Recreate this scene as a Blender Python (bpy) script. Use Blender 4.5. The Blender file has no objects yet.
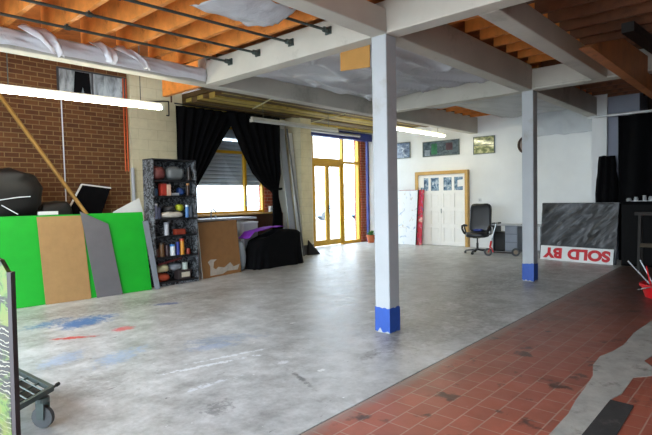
import bpy, bmesh, math, random
from mathutils import Vector, Matrix, noise

# ------------------------------------------------------------------ camera, world, light, exposure
sc = bpy.context.scene
COL = sc.collection
cam_d = bpy.data.cameras.new('camera'); cam = bpy.data.objects.new('camera', cam_d); COL.objects.link(cam)
H = 1.55
yaw, pitch, roll = math.radians(42.235), math.radians(-2.257), math.radians(-1.109)
fwd = Vector((math.cos(yaw) * math.cos(pitch), math.sin(yaw) * math.cos(pitch), math.sin(pitch)))
rt = Vector((math.sin(yaw), -math.cos(yaw), 0)); up = rt.cross(fwd)
r2 = rt * math.cos(roll) + up * math.sin(roll); u2 = up * math.cos(roll) - rt * math.sin(roll)
cam.matrix_world = Matrix(((r2.x, u2.x, -fwd.x, 0), (r2.y, u2.y, -fwd.y, 0), (r2.z, u2.z, -fwd.z, H), (0, 0, 0, 1)))
cam_d.sensor_width = 36.0; cam_d.lens = 36.0 * 504.25 / 652.0
cam_d.clip_start = 0.05; cam_d.clip_end = 300
sc.camera = cam

sc.view_settings.view_transform = 'Standard'
sc.view_settings.look = 'None'
sc.view_settings.gamma = 1.0
sc.view_settings.use_curve_mapping = False
sc.view_settings.exposure = 0.5
sc.cycles.use_denoising = True
sc.cycles.max_bounces = 10
sc.cycles.diffuse_bounces = 6
sc.cycles.sample_clamp_indirect = 6.0

world = bpy.data.worlds.new('overcast_sky'); sc.world = world; world.use_nodes = True
bg = world.node_tree.nodes['Background']
bg.inputs['Color'].default_value = (0.79, 0.91, 1.0, 1); bg.inputs['Strength'].default_value = 7.0

def portal(name, loc, rot, sx, sy):
    l = bpy.data.lights.new(name, 'AREA'); l.shape = 'RECTANGLE'; l.size = sx; l.size_y = sy
    l.cycles.is_portal = True
    o = bpy.data.objects.new(name, l); o.location = loc; o.rotation_euler = rot; COL.objects.link(o)
R90 = math.pi / 2
portal('entrance_portal', (-.98, 3.55, 1.65), (0, -R90, 0), 3.3, 10.1)       # the open roller doorway behind the viewer
portal('glazed_door_portal', (12.47, 10.98, 1.75), (-R90, 0, 0), 2.3, 3.5)
portal('window_portal', (7.79, 10.5, 1.55), (-R90, 0, 0), 2.1, 0.8)

# ------------------------------------------------------------------ materials
def lin(h):
    h = h.lstrip('#'); v = [int(h[i:i + 2], 16) / 255 for i in (0, 2, 4)]
    return tuple(x / 12.92 if x <= .04045 else ((x + .055) / 1.055) ** 2.4 for x in v)
def col(c):
    c = lin(c) if isinstance(c, str) else c
    return (c[0], c[1], c[2], 1)
class NT:
    def __init__(s, name):
        s.m = bpy.data.materials.new(name); s.m.use_nodes = True
        s.t = s.m.node_tree; s.p = s.t.nodes['Principled BSDF']; s.out = s.t.nodes['Material Output']
        s.tc = s.t.nodes.new('ShaderNodeTexCoord')
    def n(s, kind, **kw):
        x = s.t.nodes.new('ShaderNode' + kind)
        for k, v in kw.items(): setattr(x, k, v)
        return x
    def l(s, a, b): s.t.links.new(a, b)
    def noise(s, scale, detail=4, vec=None, rough=.6, dist=0):
        x = s.n('TexNoise'); x.inputs['Scale'].default_value = scale; x.inputs['Detail'].default_value = detail
        x.inputs['Roughness'].default_value = rough; x.inputs['Distortion'].default_value = dist
        s.l(vec or s.tc.outputs['Object'], x.inputs['Vector']); return x.outputs['Fac']
    def mapping(s, scale=(1, 1, 1), rot=(0, 0, 0), loc=(0, 0, 0)):
        x = s.n('Mapping'); x.inputs['Scale'].default_value = scale; x.inputs['Rotation'].default_value = rot
        x.inputs['Location'].default_value = loc
        s.l(s.tc.outputs['Object'], x.inputs['Vector']); return x.outputs['Vector']
    def ramp(s, fac, stops):
        x = s.n('ValToRGB'); e = x.color_ramp.elements
        while len(e) < len(stops): e.new(.5)
        for i, (p, c) in enumerate(stops): e[i].position = p; e[i].color = col(c)
        s.l(fac, x.inputs['Fac']); return x.outputs['Color']
    def mix(s, a, b, fac, mode='MIX'):
        x = s.n('Mix', data_type='RGBA', blend_type=mode)
        for i, v in ((6, a), (7, b)):
            if isinstance(v, (str, tuple)): x.inputs[i].default_value = col(v)
            else: s.l(v, x.inputs[i])
        if isinstance(fac, (int, float)): x.inputs[0].default_value = fac
        else: s.l(fac, x.inputs[0])
        return x.outputs[2]
    def math(s, op, a, b=None, clamp=False):
        x = s.n('Math', operation=op); x.use_clamp = clamp
        for i, v in ((0, a), (1, b)):
            if v is None: continue
            if isinstance(v, (int, float)): x.inputs[i].default_value = v
            else: s.l(v, x.inputs[i])
        return x.outputs[0]
    def sepx(s):
        x = s.n('SeparateXYZ'); s.l(s.tc.outputs['Object'], x.inputs[0]); return x.outputs[0]
    def bump(s, h, strength=.3, dist=.01):
        x = s.n('Bump'); x.inputs['Strength'].default_value = strength; x.inputs['Distance'].default_value = dist
        s.l(h, x.inputs['Height']); s.l(x.outputs[0], s.p.inputs['Normal'])
    def base(s, c):
        if isinstance(c, (str, tuple)): s.p.inputs['Base Color'].default_value = col(c)
        else: s.l(c, s.p.inputs['Base Color'])
    def rough(s, v):
        if isinstance(v, (int, float)): s.p.inputs['Roughness'].default_value = v
        else: s.l(v, s.p.inputs['Roughness'])
_mc = {}
def mat(name, c, rough=.6, var=.18, scale=7, metal=0, bump=0, c2=None, bscale=None, spec=None):
    """plain stuff whose colour wanders a little; c2 = colour of wear blotches"""
    if name in _mc: return _mc[name]
    t = NT(name); c = lin(c) if isinstance(c, str) else c
    f = t.noise(scale, 5)
    dk = tuple(x * (1 - var) for x in c); lt = tuple(min(1, x * (1 + var)) for x in c)
    out = t.ramp(f, [(.3, dk), (.7, lt)])
    if c2:
        f2 = t.noise(scale * .7, 8, rough=.7)
        g = t.math('MULTIPLY', t.math('SUBTRACT', f2, .56), 9, True)
        out = t.mix(out, c2, g)
    t.base(out); t.rough(rough); t.p.inputs['Metallic'].default_value = metal
    if spec is not None: t.p.inputs['Specular IOR Level'].default_value = spec
    if bump: t.bump(t.noise(bscale or scale * 6, 6), bump)
    _mc[name] = t.m; return t.m
def emis(name, c, k):
    t = NT(name); t.base((.8, .8, .8)); t.p.inputs['Emission Color'].default_value = col(c); t.p.inputs['Emission Strength'].default_value = k
    return t.m

# --- floor of worn concrete with paint stains
def make_floor_mat():
    t = NT('worn_concrete')
    f1 = t.noise(.55, 6, rough=.65); f2 = t.noise(3.2, 8, rough=.7); f3 = t.noise(24, 4); f4 = t.noise(7, 9, vec=t.mapping((1, .55, 1), (0, 0, .6)), rough=.8)
    c = t.ramp(f1, [(.34, '#989a9c'), (.5, '#bec0c0'), (.66, '#dee0e2')])
    c = t.mix(c, t.ramp(f2, [(.34, '#605f5c'), (.5, '#b8babb'), (.66, '#eceef0')]), .55)
    c = t.mix(c, t.ramp(f3, [(.3, '#868480'), (.7, '#bcbab8')]), .25)
    c = t.mix(c, '#55534f', t.math('MULTIPLY', t.math('MULTIPLY', t.math('SUBTRACT', f4, .58), 7, True), .55))
    c = t.mix(c, '#e4e6e8', t.math('MULTIPLY', t.math('MULTIPLY', t.math('SUBTRACT', .40, f4), 7, True), .5))
    c = t.mix(c, '#f0f2f4', t.math('MULTIPLY', t.math('SUBTRACT', t.noise(19, 2, vec=t.mapping(loc=(5, 9, 0))), .735), 30, True))
    c = t.mix(c, '#3e3c3a', t.math('MULTIPLY', t.math('MULTIPLY', t.math('SUBTRACT', t.noise(9, 3, vec=t.mapping((.5, 1.6, 1), (0, 0, .8), (2, 7, 0)), dist=1.2), .69), 18, True), .7))
    sep = t.n('SeparateXYZ'); t.l(t.tc.outputs['Object'], sep.inputs[0])
    warp = t.noise(2.6, 5, rough=.7); fine = t.noise(14, 5, rough=.75)
    def stain_tone(x, y, rx, ry, ang, colour, k=.8, edge=2.2, broken=.5):
        nonlocal c
        ca, sa = math.cos(ang), math.sin(ang)
        dx = t.math('SUBTRACT', sep.outputs[0], x); dy = t.math('SUBTRACT', sep.outputs[1], y)
        u = t.math('DIVIDE', t.math('ADD', t.math('MULTIPLY', dx, ca), t.math('MULTIPLY', dy, sa)), rx)
        v = t.math('DIVIDE', t.math('SUBTRACT', t.math('MULTIPLY', dy, ca), t.math('MULTIPLY', dx, sa)), ry)
        d = t.math('ADD', t.math('MULTIPLY', u, u), t.math('MULTIPLY', v, v))
        d = t.math('ADD', d, t.math('MULTIPLY', t.math('SUBTRACT', warp, .5), 3.0))
        d = t.math('ADD', d, t.math('MULTIPLY', t.math('SUBTRACT', fine, .5), 11.0 * broken))
        fac = t.math('MULTIPLY', t.math('SUBTRACT', 1.0, d), edge * .45, True)
        c = t.mix(c, colour, t.math('MULTIPLY', fac, k))
    A = .0
    stain_tone(2.72, 6.7, .46, .30, .3, '#2a72b4', .9, 2.6, .3); stain_tone(2.35, 7.0, .36, .2, .3, '#3c7ab0', .8, 2.2, .4)
    stain_tone(2.28, 6.02, .24, .07, -.6, '#d23c34', .95, 3, .3); stain_tone(2.83, 5.95, .15, .12, .2, '#e0606a', .85, 2.4, .35)
    stain_tone(3.95, 6.85, .26, .12, -.5, '#3a5a9c', .8, 2.4, .3); stain_tone(1.9, 5.3, .35, .16, .6, '#8fb0d8', .5); stain_tone(2.3, 4.9, .4, .2, .4, '#8fb2dc', .5)
    stain_tone(3.3, 4.6, .5, .2, -.5, '#6f88ae', .5); stain_tone(3.1, 4.45, .3, .12, -.4, '#7f99c4', .5)
    stain_tone(2.72, 3.98, .5, .035, -.27, '#e6ebf0', .8, 2.5, .8); stain_tone(3.0, 4.05, .35, .03, -.27, '#e6ebf0', .7, 2.5, .8); stain_tone(2.45, 3.55, .25, .04, -.1, '#dfe6ee', .6, 2.5, .8)
    stain_tone(3.0, 3.05, .03, .3, -.35, '#4c4a4a', .7); stain_tone(3.28, 3.06, .05, .03, 0, '#eef0f0', .9)
    stain_tone(2.2, 3.1, .16, .1, .4, '#4a4a4c', .5, 2, .9); stain_tone(3.2, 3.5, .06, .06, 0, '#e8ecf2', .7)
    stain_tone(4.6, 5.2, .8, .35, .5, '#63605c', .35, 1.2); stain_tone(6.2, 5.5, .9, .4, -.2, '#6b6864', .3, 1.2); stain_tone(3.2, 7.4, 1.5, .5, -.1, '#5a4e44', .6, 1.2); stain_tone(5.2, 7.0, 1.3, .5, -.2, '#6e6258', .5, 1.2); stain_tone(4.4, 6.0, 1.2, .35, .3, '#7c7268', .4, 1.2); stain_tone(6.6, 3.7, 1.6, .3, .05, '#6c6862', .5, 1.2); stain_tone(9.5, 3.6, 2.2, .5, 0, '#6a6864', .6, 1.2); stain_tone(8.5, 5, 1.8, .5, .1, '#84827c', .45, 1.2); stain_tone(8.3, 3.5, 4.2, 1.3, .06, '#55524d', .62, 1.3, .3); stain_tone(5.6, 3.0, 1.6, .5, .1, '#6a6762', .5, 1.4, .4); stain_tone(1.75, 4.3, .4, .3, .2, '#6a6660', .45, 1.4); stain_tone(3.9, 3.0, .16, .1, .1, '#5a5652', .6, 1.6)  # widest ones and the one by the trolley just darken the concrete softly
    stain_tone(1.7, 5.6, .5, .3, .4, '#d8dade', .4, 1.2); stain_tone(7.5, 6.5, 1.2, .5, .2, '#84817c', .4, 1.2)
    stain_tone(4.7, 2.95, .7, .35, .1, '#6e6a68', .4, 1.4); stain_tone(5.4, 4.1, .08, .04, 0, '#eeeeee', .8); stain_tone(4.3, 4.5, .05, .03, 0, '#f0f0f0', .8)
    stain_tone(1.6, 6.3, .5, .18, .2, '#5c5854', .45, 1.4)
    t.base(c)
    t.rough(t.n('MapRange').outputs[0] if False else t.math('ADD', t.math('MULTIPLY', f2, .35), .24))
    t.bump(t.math('ADD', f2, t.math('MULTIPLY', f3, .3)), .12, .01)
    return t.m
def make_tile_mat():
    t = NT('red_quarry_tile')
    b = t.n('TexBrick'); b.inputs['Scale'].default_value = 1; b.inputs['Brick Width'].default_value = .215; b.inputs['Row Height'].default_value = .166
    b.inputs['Mortar Size'].default_value = .0055; b.inputs['Mortar Smooth'].default_value = .3; b.inputs['Bias'].default_value = 0
    b.inputs['Color1'].default_value = col('#b0624c'); b.inputs['Color2'].default_value = col('#944e3e'); b.inputs['Mortar'].default_value = col('#b09c8c')
    t.l(t.tc.outputs['Object'], b.inputs['Vector'])
    f1 = t.noise(1.1, 6, rough=.65); f2 = t.noise(5, 7, rough=.7)
    c = t.mix(b.outputs['Color'], t.ramp(f1, [(.35, '#5a3c30'), (.6, '#b4624a')]), .4)
    sp = t.math('MULTIPLY', t.math('SUBTRACT', t.noise(3.4, 5, rough=.6), .60), 14, True)
    c = t.mix(c, '#2e2422', t.math('MULTIPLY', sp, .8))
    sp2 = t.math('MULTIPLY', t.math('SUBTRACT', t.noise(7, 6, vec=t.mapping(loc=(3.3, 1.2, 0)), rough=.7), .655), 12, True)
    c = t.mix(c, '#b49c8c', t.math('MULTIPLY', sp2, .6))
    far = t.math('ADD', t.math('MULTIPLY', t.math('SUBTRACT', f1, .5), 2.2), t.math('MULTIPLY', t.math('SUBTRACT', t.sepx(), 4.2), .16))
    c = t.mix(c, '#36322f', t.math('MULTIPLY', t.math('ADD', far, .10, True), .85))  # tile tone darkens and greys toward the far end, broken by noise
    # cement smear along the joint with the concrete
    sep = t.n('SeparateXYZ'); t.l(t.tc.outputs['Object'], sep.inputs[0])
    e = t.math('SUBTRACT', t.math('ADD', sep.outputs[1], t.math('MULTIPLY', t.math('SUBTRACT', f2, .5), .35)), t.math('ADD', t.math('MULTIPLY', sep.outputs[0], .018), 2.17))
    c = t.mix(c, '#8a8078', t.math('MULTIPLY', t.math('MULTIPLY', e, 9, True), .75))
    t.base(c); t.rough(t.math('ADD', t.math('MULTIPLY', f2, .4), .2))
    t.bump(t.math('SUBTRACT', t.math('MULTIPLY', f2, .3), b.outputs['Fac']), .3, .006)
    return t.m
def make_brick_mat(name, c1, c2, mortar, bw=.235, rh=.088, ms=.009, axis='XZ', var='#4a1c0c'):
    t = NT(name)
    sep = t.n('SeparateXYZ'); t.l(t.tc.outputs['Object'], sep.inputs[0]); cmb = t.n('CombineXYZ')
    t.l(sep.outputs[0 if axis == 'XZ' else 1], cmb.inputs[0]); t.l(sep.outputs[2], cmb.inputs[1])
    b = t.n('TexBrick'); b.inputs['Scale'].default_value = 1; b.inputs['Brick Width'].default_value = bw; b.inputs['Row Height'].default_value = rh
    b.inputs['Mortar Size'].default_value = ms; b.inputs['Mortar Smooth'].default_value = .2; b.inputs['Bias'].default_value = -.1
    b.inputs['Color1'].default_value = col(c1); b.inputs['Color2'].default_value = col(c2); b.inputs['Mortar'].default_value = col(mortar)
    t.l(cmb.outputs[0], b.inputs['Vector'])
    f = t.noise(6, 6, rough=.7)
    c = t.mix(b.outputs['Color'], t.ramp(f, [(.35, var), (.65, c1)]), .3)
    t.base(c); t.rough(.85); t.bump(t.math('SUBTRACT', t.math('MULTIPLY', f, .4), b.outputs['Fac']), .6, .012)
    return t.m
def make_scribble(name, dark, light, scale, lo=.5, hi=.56, dist=1.5, rough=.6):
    t = NT(name); f = t.noise(scale, 3, dist=dist)
    c = t.ramp(f, [(max(0, lo - .08), dark), (lo, dark), (hi, light), (hi + .1, dark)])
    t.base(c); t.rough(rough); return t.m
def make_film(name, c, trans=.25, rough=.25, bump=.5, scale=6):
    """thin polythene: diffuse + translucent with a little see-through and shine"""
    t = NT(name); t.base(c); t.rough(rough)
    tr = t.n('BsdfTranslucent'); tr.inputs[0].default_value = col(c); tp = t.n('BsdfTransparent')
    m1 = t.n('MixShader'); m1.inputs[0].default_value = .35; t.l(t.p.outputs[0], m1.inputs[1]); t.l(tr.outputs[0], m1.inputs[2])
    m2 = t.n('MixShader'); m2.inputs[0].default_value = trans; t.l(m1.outputs[0], m2.inputs[1]); t.l(tp.outputs[0], m2.inputs[2])
    t.l(m2.outputs[0], t.out.inputs[0]); t.bump(t.noise(scale, 5, dist=1.2), bump, .03)
    return t.m
def make_pane(name, tint=(.96, .98, 1), k=.08):
    t = NT(name); tp = t.n('BsdfTransparent'); tp.inputs[0].default_value = col(tint)
    g = t.n('BsdfGlossy'); g.inputs['Roughness'].default_value = .03
    m = t.n('MixShader'); m.inputs[0].default_value = k; t.l(tp.outputs[0], m.inputs[1]); t.l(g.outputs[0], m.inputs[2]); t.l(m.outputs[0], t.out.inputs[0])
    return t.m

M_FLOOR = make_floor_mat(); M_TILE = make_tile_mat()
M_BRICK = make_brick_mat('brown_brick', '#6a421e', '#4a2a12', '#8a7248')
M_REDBRICK = make_brick_mat('red_brick', '#a8492c', '#8c3820', '#b89a80')
M_REDBRICK_Y = make_brick_mat('red_brick_jamb', '#a8492c', '#8c3820', '#b89a80', axis='YZ')
M_BLOCK = make_brick_mat('cream_blockwork', '#d8cfae', '#d0c7a4', '#c2b898', bw=.44, rh=.22, ms=.006, var='#b2a888')
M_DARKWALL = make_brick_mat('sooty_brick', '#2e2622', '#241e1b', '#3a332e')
M_WHITEWALL = mat('white_wall_paint', '#e9ebec', .7, .03, 2, bump=.05)
M_WHITEBEAM = mat('whitewashed_beam', '#bcb8ae', .7, .08, 1.6, c2='#a29e94', bump=.1)
M_COLUMN = mat('white_column_paint', '#b0b4b8', .6, .05, 2, c2='#9e9c98', bump=.08)
M_BLUE = mat('blue_floor_band_paint', '#2450a8', .5, .12, 6, c2='#1a3870', bump=.1)
M_JOIST = mat('orange_pine', '#d8863a', .6, .25, 5, c2='#a05c22', bump=.15)
M_BOARDING = mat('brown_roof_boarding', '#b8682c', .7, .3, 4, c2='#84461c')
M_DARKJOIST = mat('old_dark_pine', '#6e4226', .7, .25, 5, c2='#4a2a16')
M_OLIVE = mat('olive_boarding', '#b09a4c', .7, .25, 4, c2='#7c6a34')
M_STEEL = mat('dark_steel', '#4a5452', .45, .15, 8, metal=.4)
M_BLACKCLOTH = mat('black_cloth', '#0d0d0f', .95, .2, 9, bump=.3, spec=.1)
M_BLACKTARP = mat('black_polythene', '#0c0d0e', .55, .2, 7, bump=.4, bscale=9)
M_BLACKPLASTIC = mat('black_plastic', '#141416', .4, .1, 9)
M_LEATHER = mat('black_leather', '#1b1c20', .32, .12, 14, bump=.15)
M_GREEN = mat('bright_green_paint', '#0c9c22', .5, .07, 3)
M_HARDBOARD = mat('tan_hardboard', '#98764a', .7, .07, 9)
M_BROWNBOARD = mat('brown_chipboard', '#966a3e', .7, .10, 7)
M_GREY = mat('grey_sheet', '#605e61', .6, .06, 5)
M_WHITE = mat('white_paint', '#e6e6e4', .55, .04, 5)
M_WHITEPL = mat('white_plastic', '#d9dcdf', .4, .04, 6)
M_LGREY = mat('pale_grey_board', '#b3b6bb', .6, .06, 4)
M_YELLOW = mat('yellow_painted_timber', '#c99a22', .45, .10, 5)
M_PINE = mat('varnished_pine', '#c9a05c', .45, .12, 6)
M_POLE = mat('yellow_pine_pole', '#9c7430', .6, .18, 4, c2='#8a6326')
M_COPPER = mat('copper_pipe', '#b5562e', .35, .15, 6, metal=.7)
M_PURPLE = mat('purple_cloth', '#8a2fc0', .8, .12, 6, bump=.3)
M_BROWNPANEL = mat('dark_brown_panelling', '#4a3020', .6, .18, 4)
M_SHUTTER = mat('grey_shutter', '#c2cad2', .5, .06, 5)
M_NAVY = mat('navy_steel', '#1c2a78', .5, .12, 5)
M_CHROME = mat('brushed_steel', '#a8adb2', .3, .06, 12, metal=.9)
M_RUBBER = mat('grey_rubber', '#4c4f52', .7, .1, 12)
M_TERRA = mat('terracotta', '#b5613a', .8, .12, 12)
M_LEAF = mat('plant_leaf', '#3c7a34', .6, .25, 14)
M_CARD = mat('cardboard', '#a87a3c', .8, .10, 5)
M_SHELF = make_scribble('marbled_shelf_paper', '#17181a', '#80848a', 11, .47, .56)
M_FILM = make_film('ceiling_polythene', '#e2e3e8', .06)
M_CLEARFILM = make_film('clear_polythene', '#dfe2e6', .3, .15)
M_FILMBUNDLE = make_film('bunched_polythene', '#efeff4', .05, .3, .5, 7)
M_PANE = make_pane('window_glass')
M_TUBE = emis('lit_tube', (1, .95, .72), 30)
M_TUBEOFF = mat('unlit_tube', '#c8cac8', .3, .03, 6)
M_FIXT = mat('white_enamel', '#c8c6ba', .45, .05, 7)
M_RED = mat('red_plastic', '#cc1a20', .35, .06, 8)

# ------------------------------------------------------------------ builders
class B:
    def __init__(s, M=None): s.bm = bmesh.new(); s.M = M
    def V(s, p):
        p = Vector(p); return s.bm.verts.new(s.M @ p if s.M is not None else p)
    def F(s, vs):
        try: return s.bm.faces.new(vs)
        except ValueError: return None
    def box(s, x0, y0, z0, x1, y1, z1):
        v = [s.V((x, y, z)) for x in (x0, x1) for y in (y0, y1) for z in (z0, z1)]
        for f in ((0, 1, 3, 2), (4, 6, 7, 5), (0, 4, 5, 1), (2, 3, 7, 6), (0, 2, 6, 4), (1, 5, 7, 3)): s.F([v[i] for i in f])
        return s
    def hexa(s, pts):
        v = [s.V(p) for p in pts]                       # 4 bottom, 4 top in the same order
        for f in ((3, 2, 1, 0), (4, 5, 6, 7), (0, 1, 5, 4), (1, 2, 6, 5), (2, 3, 7, 6), (3, 0, 4, 7)): s.F([v[i] for i in f])
        return s
    def bar(s, p, q, w, h, upv=(0, 0, 1)):
        p, q = Vector(p), Vector(q); d = (q - p).normalized(); a = d.cross(Vector(upv))
        if a.length < 1e-4: a = d.cross(Vector((1, 0, 0)))
        a.normalize(); b = a.cross(d); a *= w / 2; b *= h / 2
        return s.hexa([p - a - b, p + a - b, p + a + b, p - a + b, q - a - b, q + a - b, q + a + b, q - a + b])
    def tube(s, p, q, r, n=12, r_end=None):
        p, q = Vector(p), Vector(q); d = (q - p).normalized(); a = d.cross(Vector((0, 0, 1)))
        if a.length < 1e-4: a = Vector((1, 0, 0))
        a.normalize(); b = d.cross(a); re = r if r_end is None else r_end
        A = [s.V(p + (a * math.cos(t) + b * math.sin(t)) * r) for t in [2 * math.pi * i / n for i in range(n)]]
        Z = [s.V(q + (a * math.cos(t) + b * math.sin(t)) * re) for t in [2 * math.pi * i / n for i in range(n)]]
        for i in range(n): s.F([A[i], A[(i + 1) % n], Z[(i + 1) % n], Z[i]])
        s.F(A[::-1]); s.F(Z); return s
    def path(s, pts, r, n=8):
        for a, b in zip(pts, pts[1:]): s.tube(a, b, r, n)
        return s
    def lathe(s, prof, c=(0, 0, 0), n=24, ax=(0, 0, 1)):
        ax = Vector(ax).normalized(); a = ax.orthogonal().normalized(); b = ax.cross(a); c = Vector(c); rings = []
        for r, z in prof:
            if r < 1e-5: rings.append([s.V(c + ax * z)]); continue
            rings.append([s.V(c + ax * z + (a * math.cos(2 * math.pi * i / n) + b * math.sin(2 * math.pi * i / n)) * r) for i in range(n)])
        for A, Z in zip(rings, rings[1:]):
            for i in range(n):
                j = (i + 1) % n
                if len(A) == 1: s.F([A[0], Z[i], Z[j]])
                elif len(Z) == 1: s.F([A[i], A[j], Z[0]])
                else: s.F([A[i], A[j], Z[j], Z[i]])
        return s
    def prism(s, pts, off):
        off = Vector(off); A = [s.V(p) for p in pts]; Z = [s.V(Vector(p) + off) for p in pts]; n = len(pts)
        for i in range(n): s.F([A[i], A[(i + 1) % n], Z[(i + 1) % n], Z[i]])
        s.F(A[::-1]); s.F(Z); return s
    def grid(s, f, nu, nv):
        g = [[s.V(f(i / nu, j / nv)) for j in range(nv + 1)] for i in range(nu + 1)]
        for i in range(nu):
            for j in range(nv): s.F([g[i][j], g[i + 1][j], g[i + 1][j + 1], g[i][j + 1]])
        return s
    def blob(s, c, r, e=.5, amp=.05, freq=2.0, seed=0, n=32, m=18, zmin=None, zmax=None):
        c = Vector(c); sg = lambda v: math.copysign(abs(v) ** e, v); rows = []
        for j in range(m + 1):
            ph = -math.pi / 2 + math.pi * j / m; row = []
            for i in range(n):
                th = 2 * math.pi * i / n
                p = Vector((sg(math.cos(ph)) * sg(math.cos(th)) * r[0], sg(math.cos(ph)) * sg(math.sin(th)) * r[1], sg(math.sin(ph)) * r[2]))
                k = noise.noise((p + c) * freq + Vector((seed * 7.1, seed * 3.3, seed))) * amp + noise.noise((p + c) * freq * 2.7 + Vector((seed, 9, 4))) * amp * .45
                p = c + p + (p.normalized() if p.length > 1e-6 else Vector((0, 0, 1))) * k
                if zmin is not None and p.z < zmin: p.z = zmin
                row.append(p)
            if zmax is not None:
                for p in row: p.z = min(p.z, zmax)
            rows.append([s.V(row[0])] if j in (0, m) else [s.V(p) for p in row])
        for A, Z in zip(rows, rows[1:]):
            for i in range(n):
                k = (i + 1) % n
                if len(A) == 1: s.F([A[0], Z[k], Z[i]])
                elif len(Z) == 1: s.F([A[i], A[k], Z[0]])
                else: s.F([A[i], A[k], Z[k], Z[i]])
        return s
    def done(s, name, m, parent=None, smooth=False, bevel=0, solid=0, origin=None):
        bm = s.bm; bm.normal_update(); bmesh.ops.recalc_face_normals(bm, faces=bm.faces[:])
        me = bpy.data.meshes.new(name)
        vs = [v.co for v in bm.verts]
        if parent is not None: L = Vector(parent['_o']) if '_o' in parent else Vector()
        elif origin is not None: L = Vector(origin)
        else:
            lo = Vector([min(v[i] for v in vs) for i in range(3)]); hi = Vector([max(v[i] for v in vs) for i in range(3)])
            L = Vector(((lo.x + hi.x) / 2, (lo.y + hi.y) / 2, lo.z))
        bmesh.ops.translate(bm, verts=bm.verts[:], vec=-L)
        bm.to_mesh(me); bm.free()
        o = bpy.data.objects.new(name, me); COL.objects.link(o); me.materials.append(m)
        if parent is not None: o.parent = parent; o['_o'] = list(L)
        else: o.location = L; o['_o'] = list(L)
        if smooth:
            for p in me.polygons: p.use_smooth = True
            if smooth != 2:
                try: me.set_sharp_from_angle(angle=math.radians(40))
                except Exception: pass
        if solid: md = o.modifiers.new('thickness', 'SOLIDIFY'); md.thickness = solid; md.offset = 0
        if bevel: md = o.modifiers.new('edges', 'BEVEL'); md.width = bevel; md.segments = 2; md.limit_method = 'ANGLE'
        return o
def tag(o, label, cat, group=None, kind=None):
    o['label'] = label; o['category'] = cat
    if group: o['group'] = group
    if kind: o['kind'] = kind
    return o
def thing(name, loc, label, cat, group=None):
    o = bpy.data.objects.new(name, None); COL.objects.link(o); o.location = loc; o['_o'] = list(loc); o.empty_display_size = .1
    return tag(o, label, cat, group)
def struct(o): o['kind'] = 'structure'; return o
def sbox(name, m, *a, bevel=0, origin=None): return struct(B().box(*a).done(name, m, bevel=bevel, origin=origin))
def sempty(name, loc):
    o = bpy.data.objects.new(name, None); COL.objects.link(o); o.location = loc; o['_o'] = list(loc); o['kind'] = 'structure'; return o
def dup(root, shift=(0, 0, 0), label=None, group=None, mats=None):
    def cp(o, par):
        c = o.copy(); COL.objects.link(c); c.parent = par
        for ch in [x for x in list(bpy.data.objects) if x.parent == o and x != c]: cp(ch, c)
        return c
    r = cp(root, None); r.location = Vector(root.location) + Vector(shift)
    if label: r['label'] = label
    if group: r['group'] = group
    return r
O = (0, 0, 0)

# ------------------------------------------------------------------ floor
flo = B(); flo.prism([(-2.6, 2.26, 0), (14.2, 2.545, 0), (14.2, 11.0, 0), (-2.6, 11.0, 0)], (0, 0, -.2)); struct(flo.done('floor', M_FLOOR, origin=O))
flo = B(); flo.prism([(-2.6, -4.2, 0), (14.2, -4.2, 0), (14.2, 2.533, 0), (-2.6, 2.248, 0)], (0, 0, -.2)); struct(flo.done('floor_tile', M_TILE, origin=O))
j = B(); j.prism([(-2.6, 2.23, -.006), (14.2, 2.515, -.006), (14.2, 2.545, -.006), (-2.6, 2.26, -.006)], (0, 0, -.1)); struct(j.done('floor_joint_strip', mat('dark_joint', '#4a4744', .8), origin=O))
patch = [(2.6, .93), (2.6, 1.04), (3.297, 1.097), (3.7, 1.10), (3.992, 1.133), (4.3, 1.15), (4.612, 1.175), (4.9, 1.25), (5.209, 1.266), (5.428, 1.215), (5.752, 1.179), (6.3, 1.2), (7.03, 1.148), (7.6, .9),
         (7.2, .6), (6.2, .75), (5.522, .9), (5.313, .928), (5.172, .842), (4.917, .8), (4.767, .91), (4.332, .9), (4.15, .941), (3.43, .937)]
M_PATCH = mat('cement_patch', '#a3a29c', .75, .22, 5, c2='#74726c', bump=.4)
struct(B().prism([(x, y, .004) for x, y in patch], (0, 0, -.05)).done('floor_patch_strip', M_PATCH, origin=O))
struct(B().prism([(2.8, .935, .005), (3.43, .937, .005), (4.15, .938, .005), (4.14, .783, .005), (3.571, .769, .005), (2.8, .75, .005)], (0, 0, -.05)).done('floor_patch_strip', mat('bitumen_patch', '#2c2a2a', .8, .3, 6, bump=.3, c2='#4a4644'), origin=O))

# ------------------------------------------------------------------ walls
sbox('wall_left', M_BRICK, -1.0, 10.2, 0, 5.12, 10.45, 4.6, origin=O)
sbox('wall_left_pier', M_BLOCK, 5.12, 10.08, 0, 6.35, 10.45, 4.5, origin=O)
WX0, WX1, WZ0, WZ1 = 6.72, 8.84, 1.2, 3.36
w = B(); w.box(6.35, 10.2, 0, WX0, 10.45, 4.5); w.box(WX0, 10.2, WZ1, WX1, 10.45, 4.5); struct(w.done('wall_left', M_WHITEWALL, origin=O))
sbox('wall_left', M_BROWNPANEL, WX0, 10.16, 0, WX1 + .6, 10.45, WZ0 - .04, origin=O)
sbox('wall_left', M_REDBRICK, WX1, 10.2, WZ0 - .04, 9.1, 10.45, 4.5, origin=O)
sbox('wall_left', M_WHITEWALL, 9.1, 10.2, WZ0 - .04, 9.62, 10.45, 4.5, origin=O)
sbox('wall_left', M_WHITEWALL, 9.44, 10.2, 0, 9.62, 10.45, WZ0 - .04, origin=O)
pr = sbox('wall_left_pier', M_BLOCK, 9.62, 9.6, 0, 10.03, 10.8, 4.5, origin=O)
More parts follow.
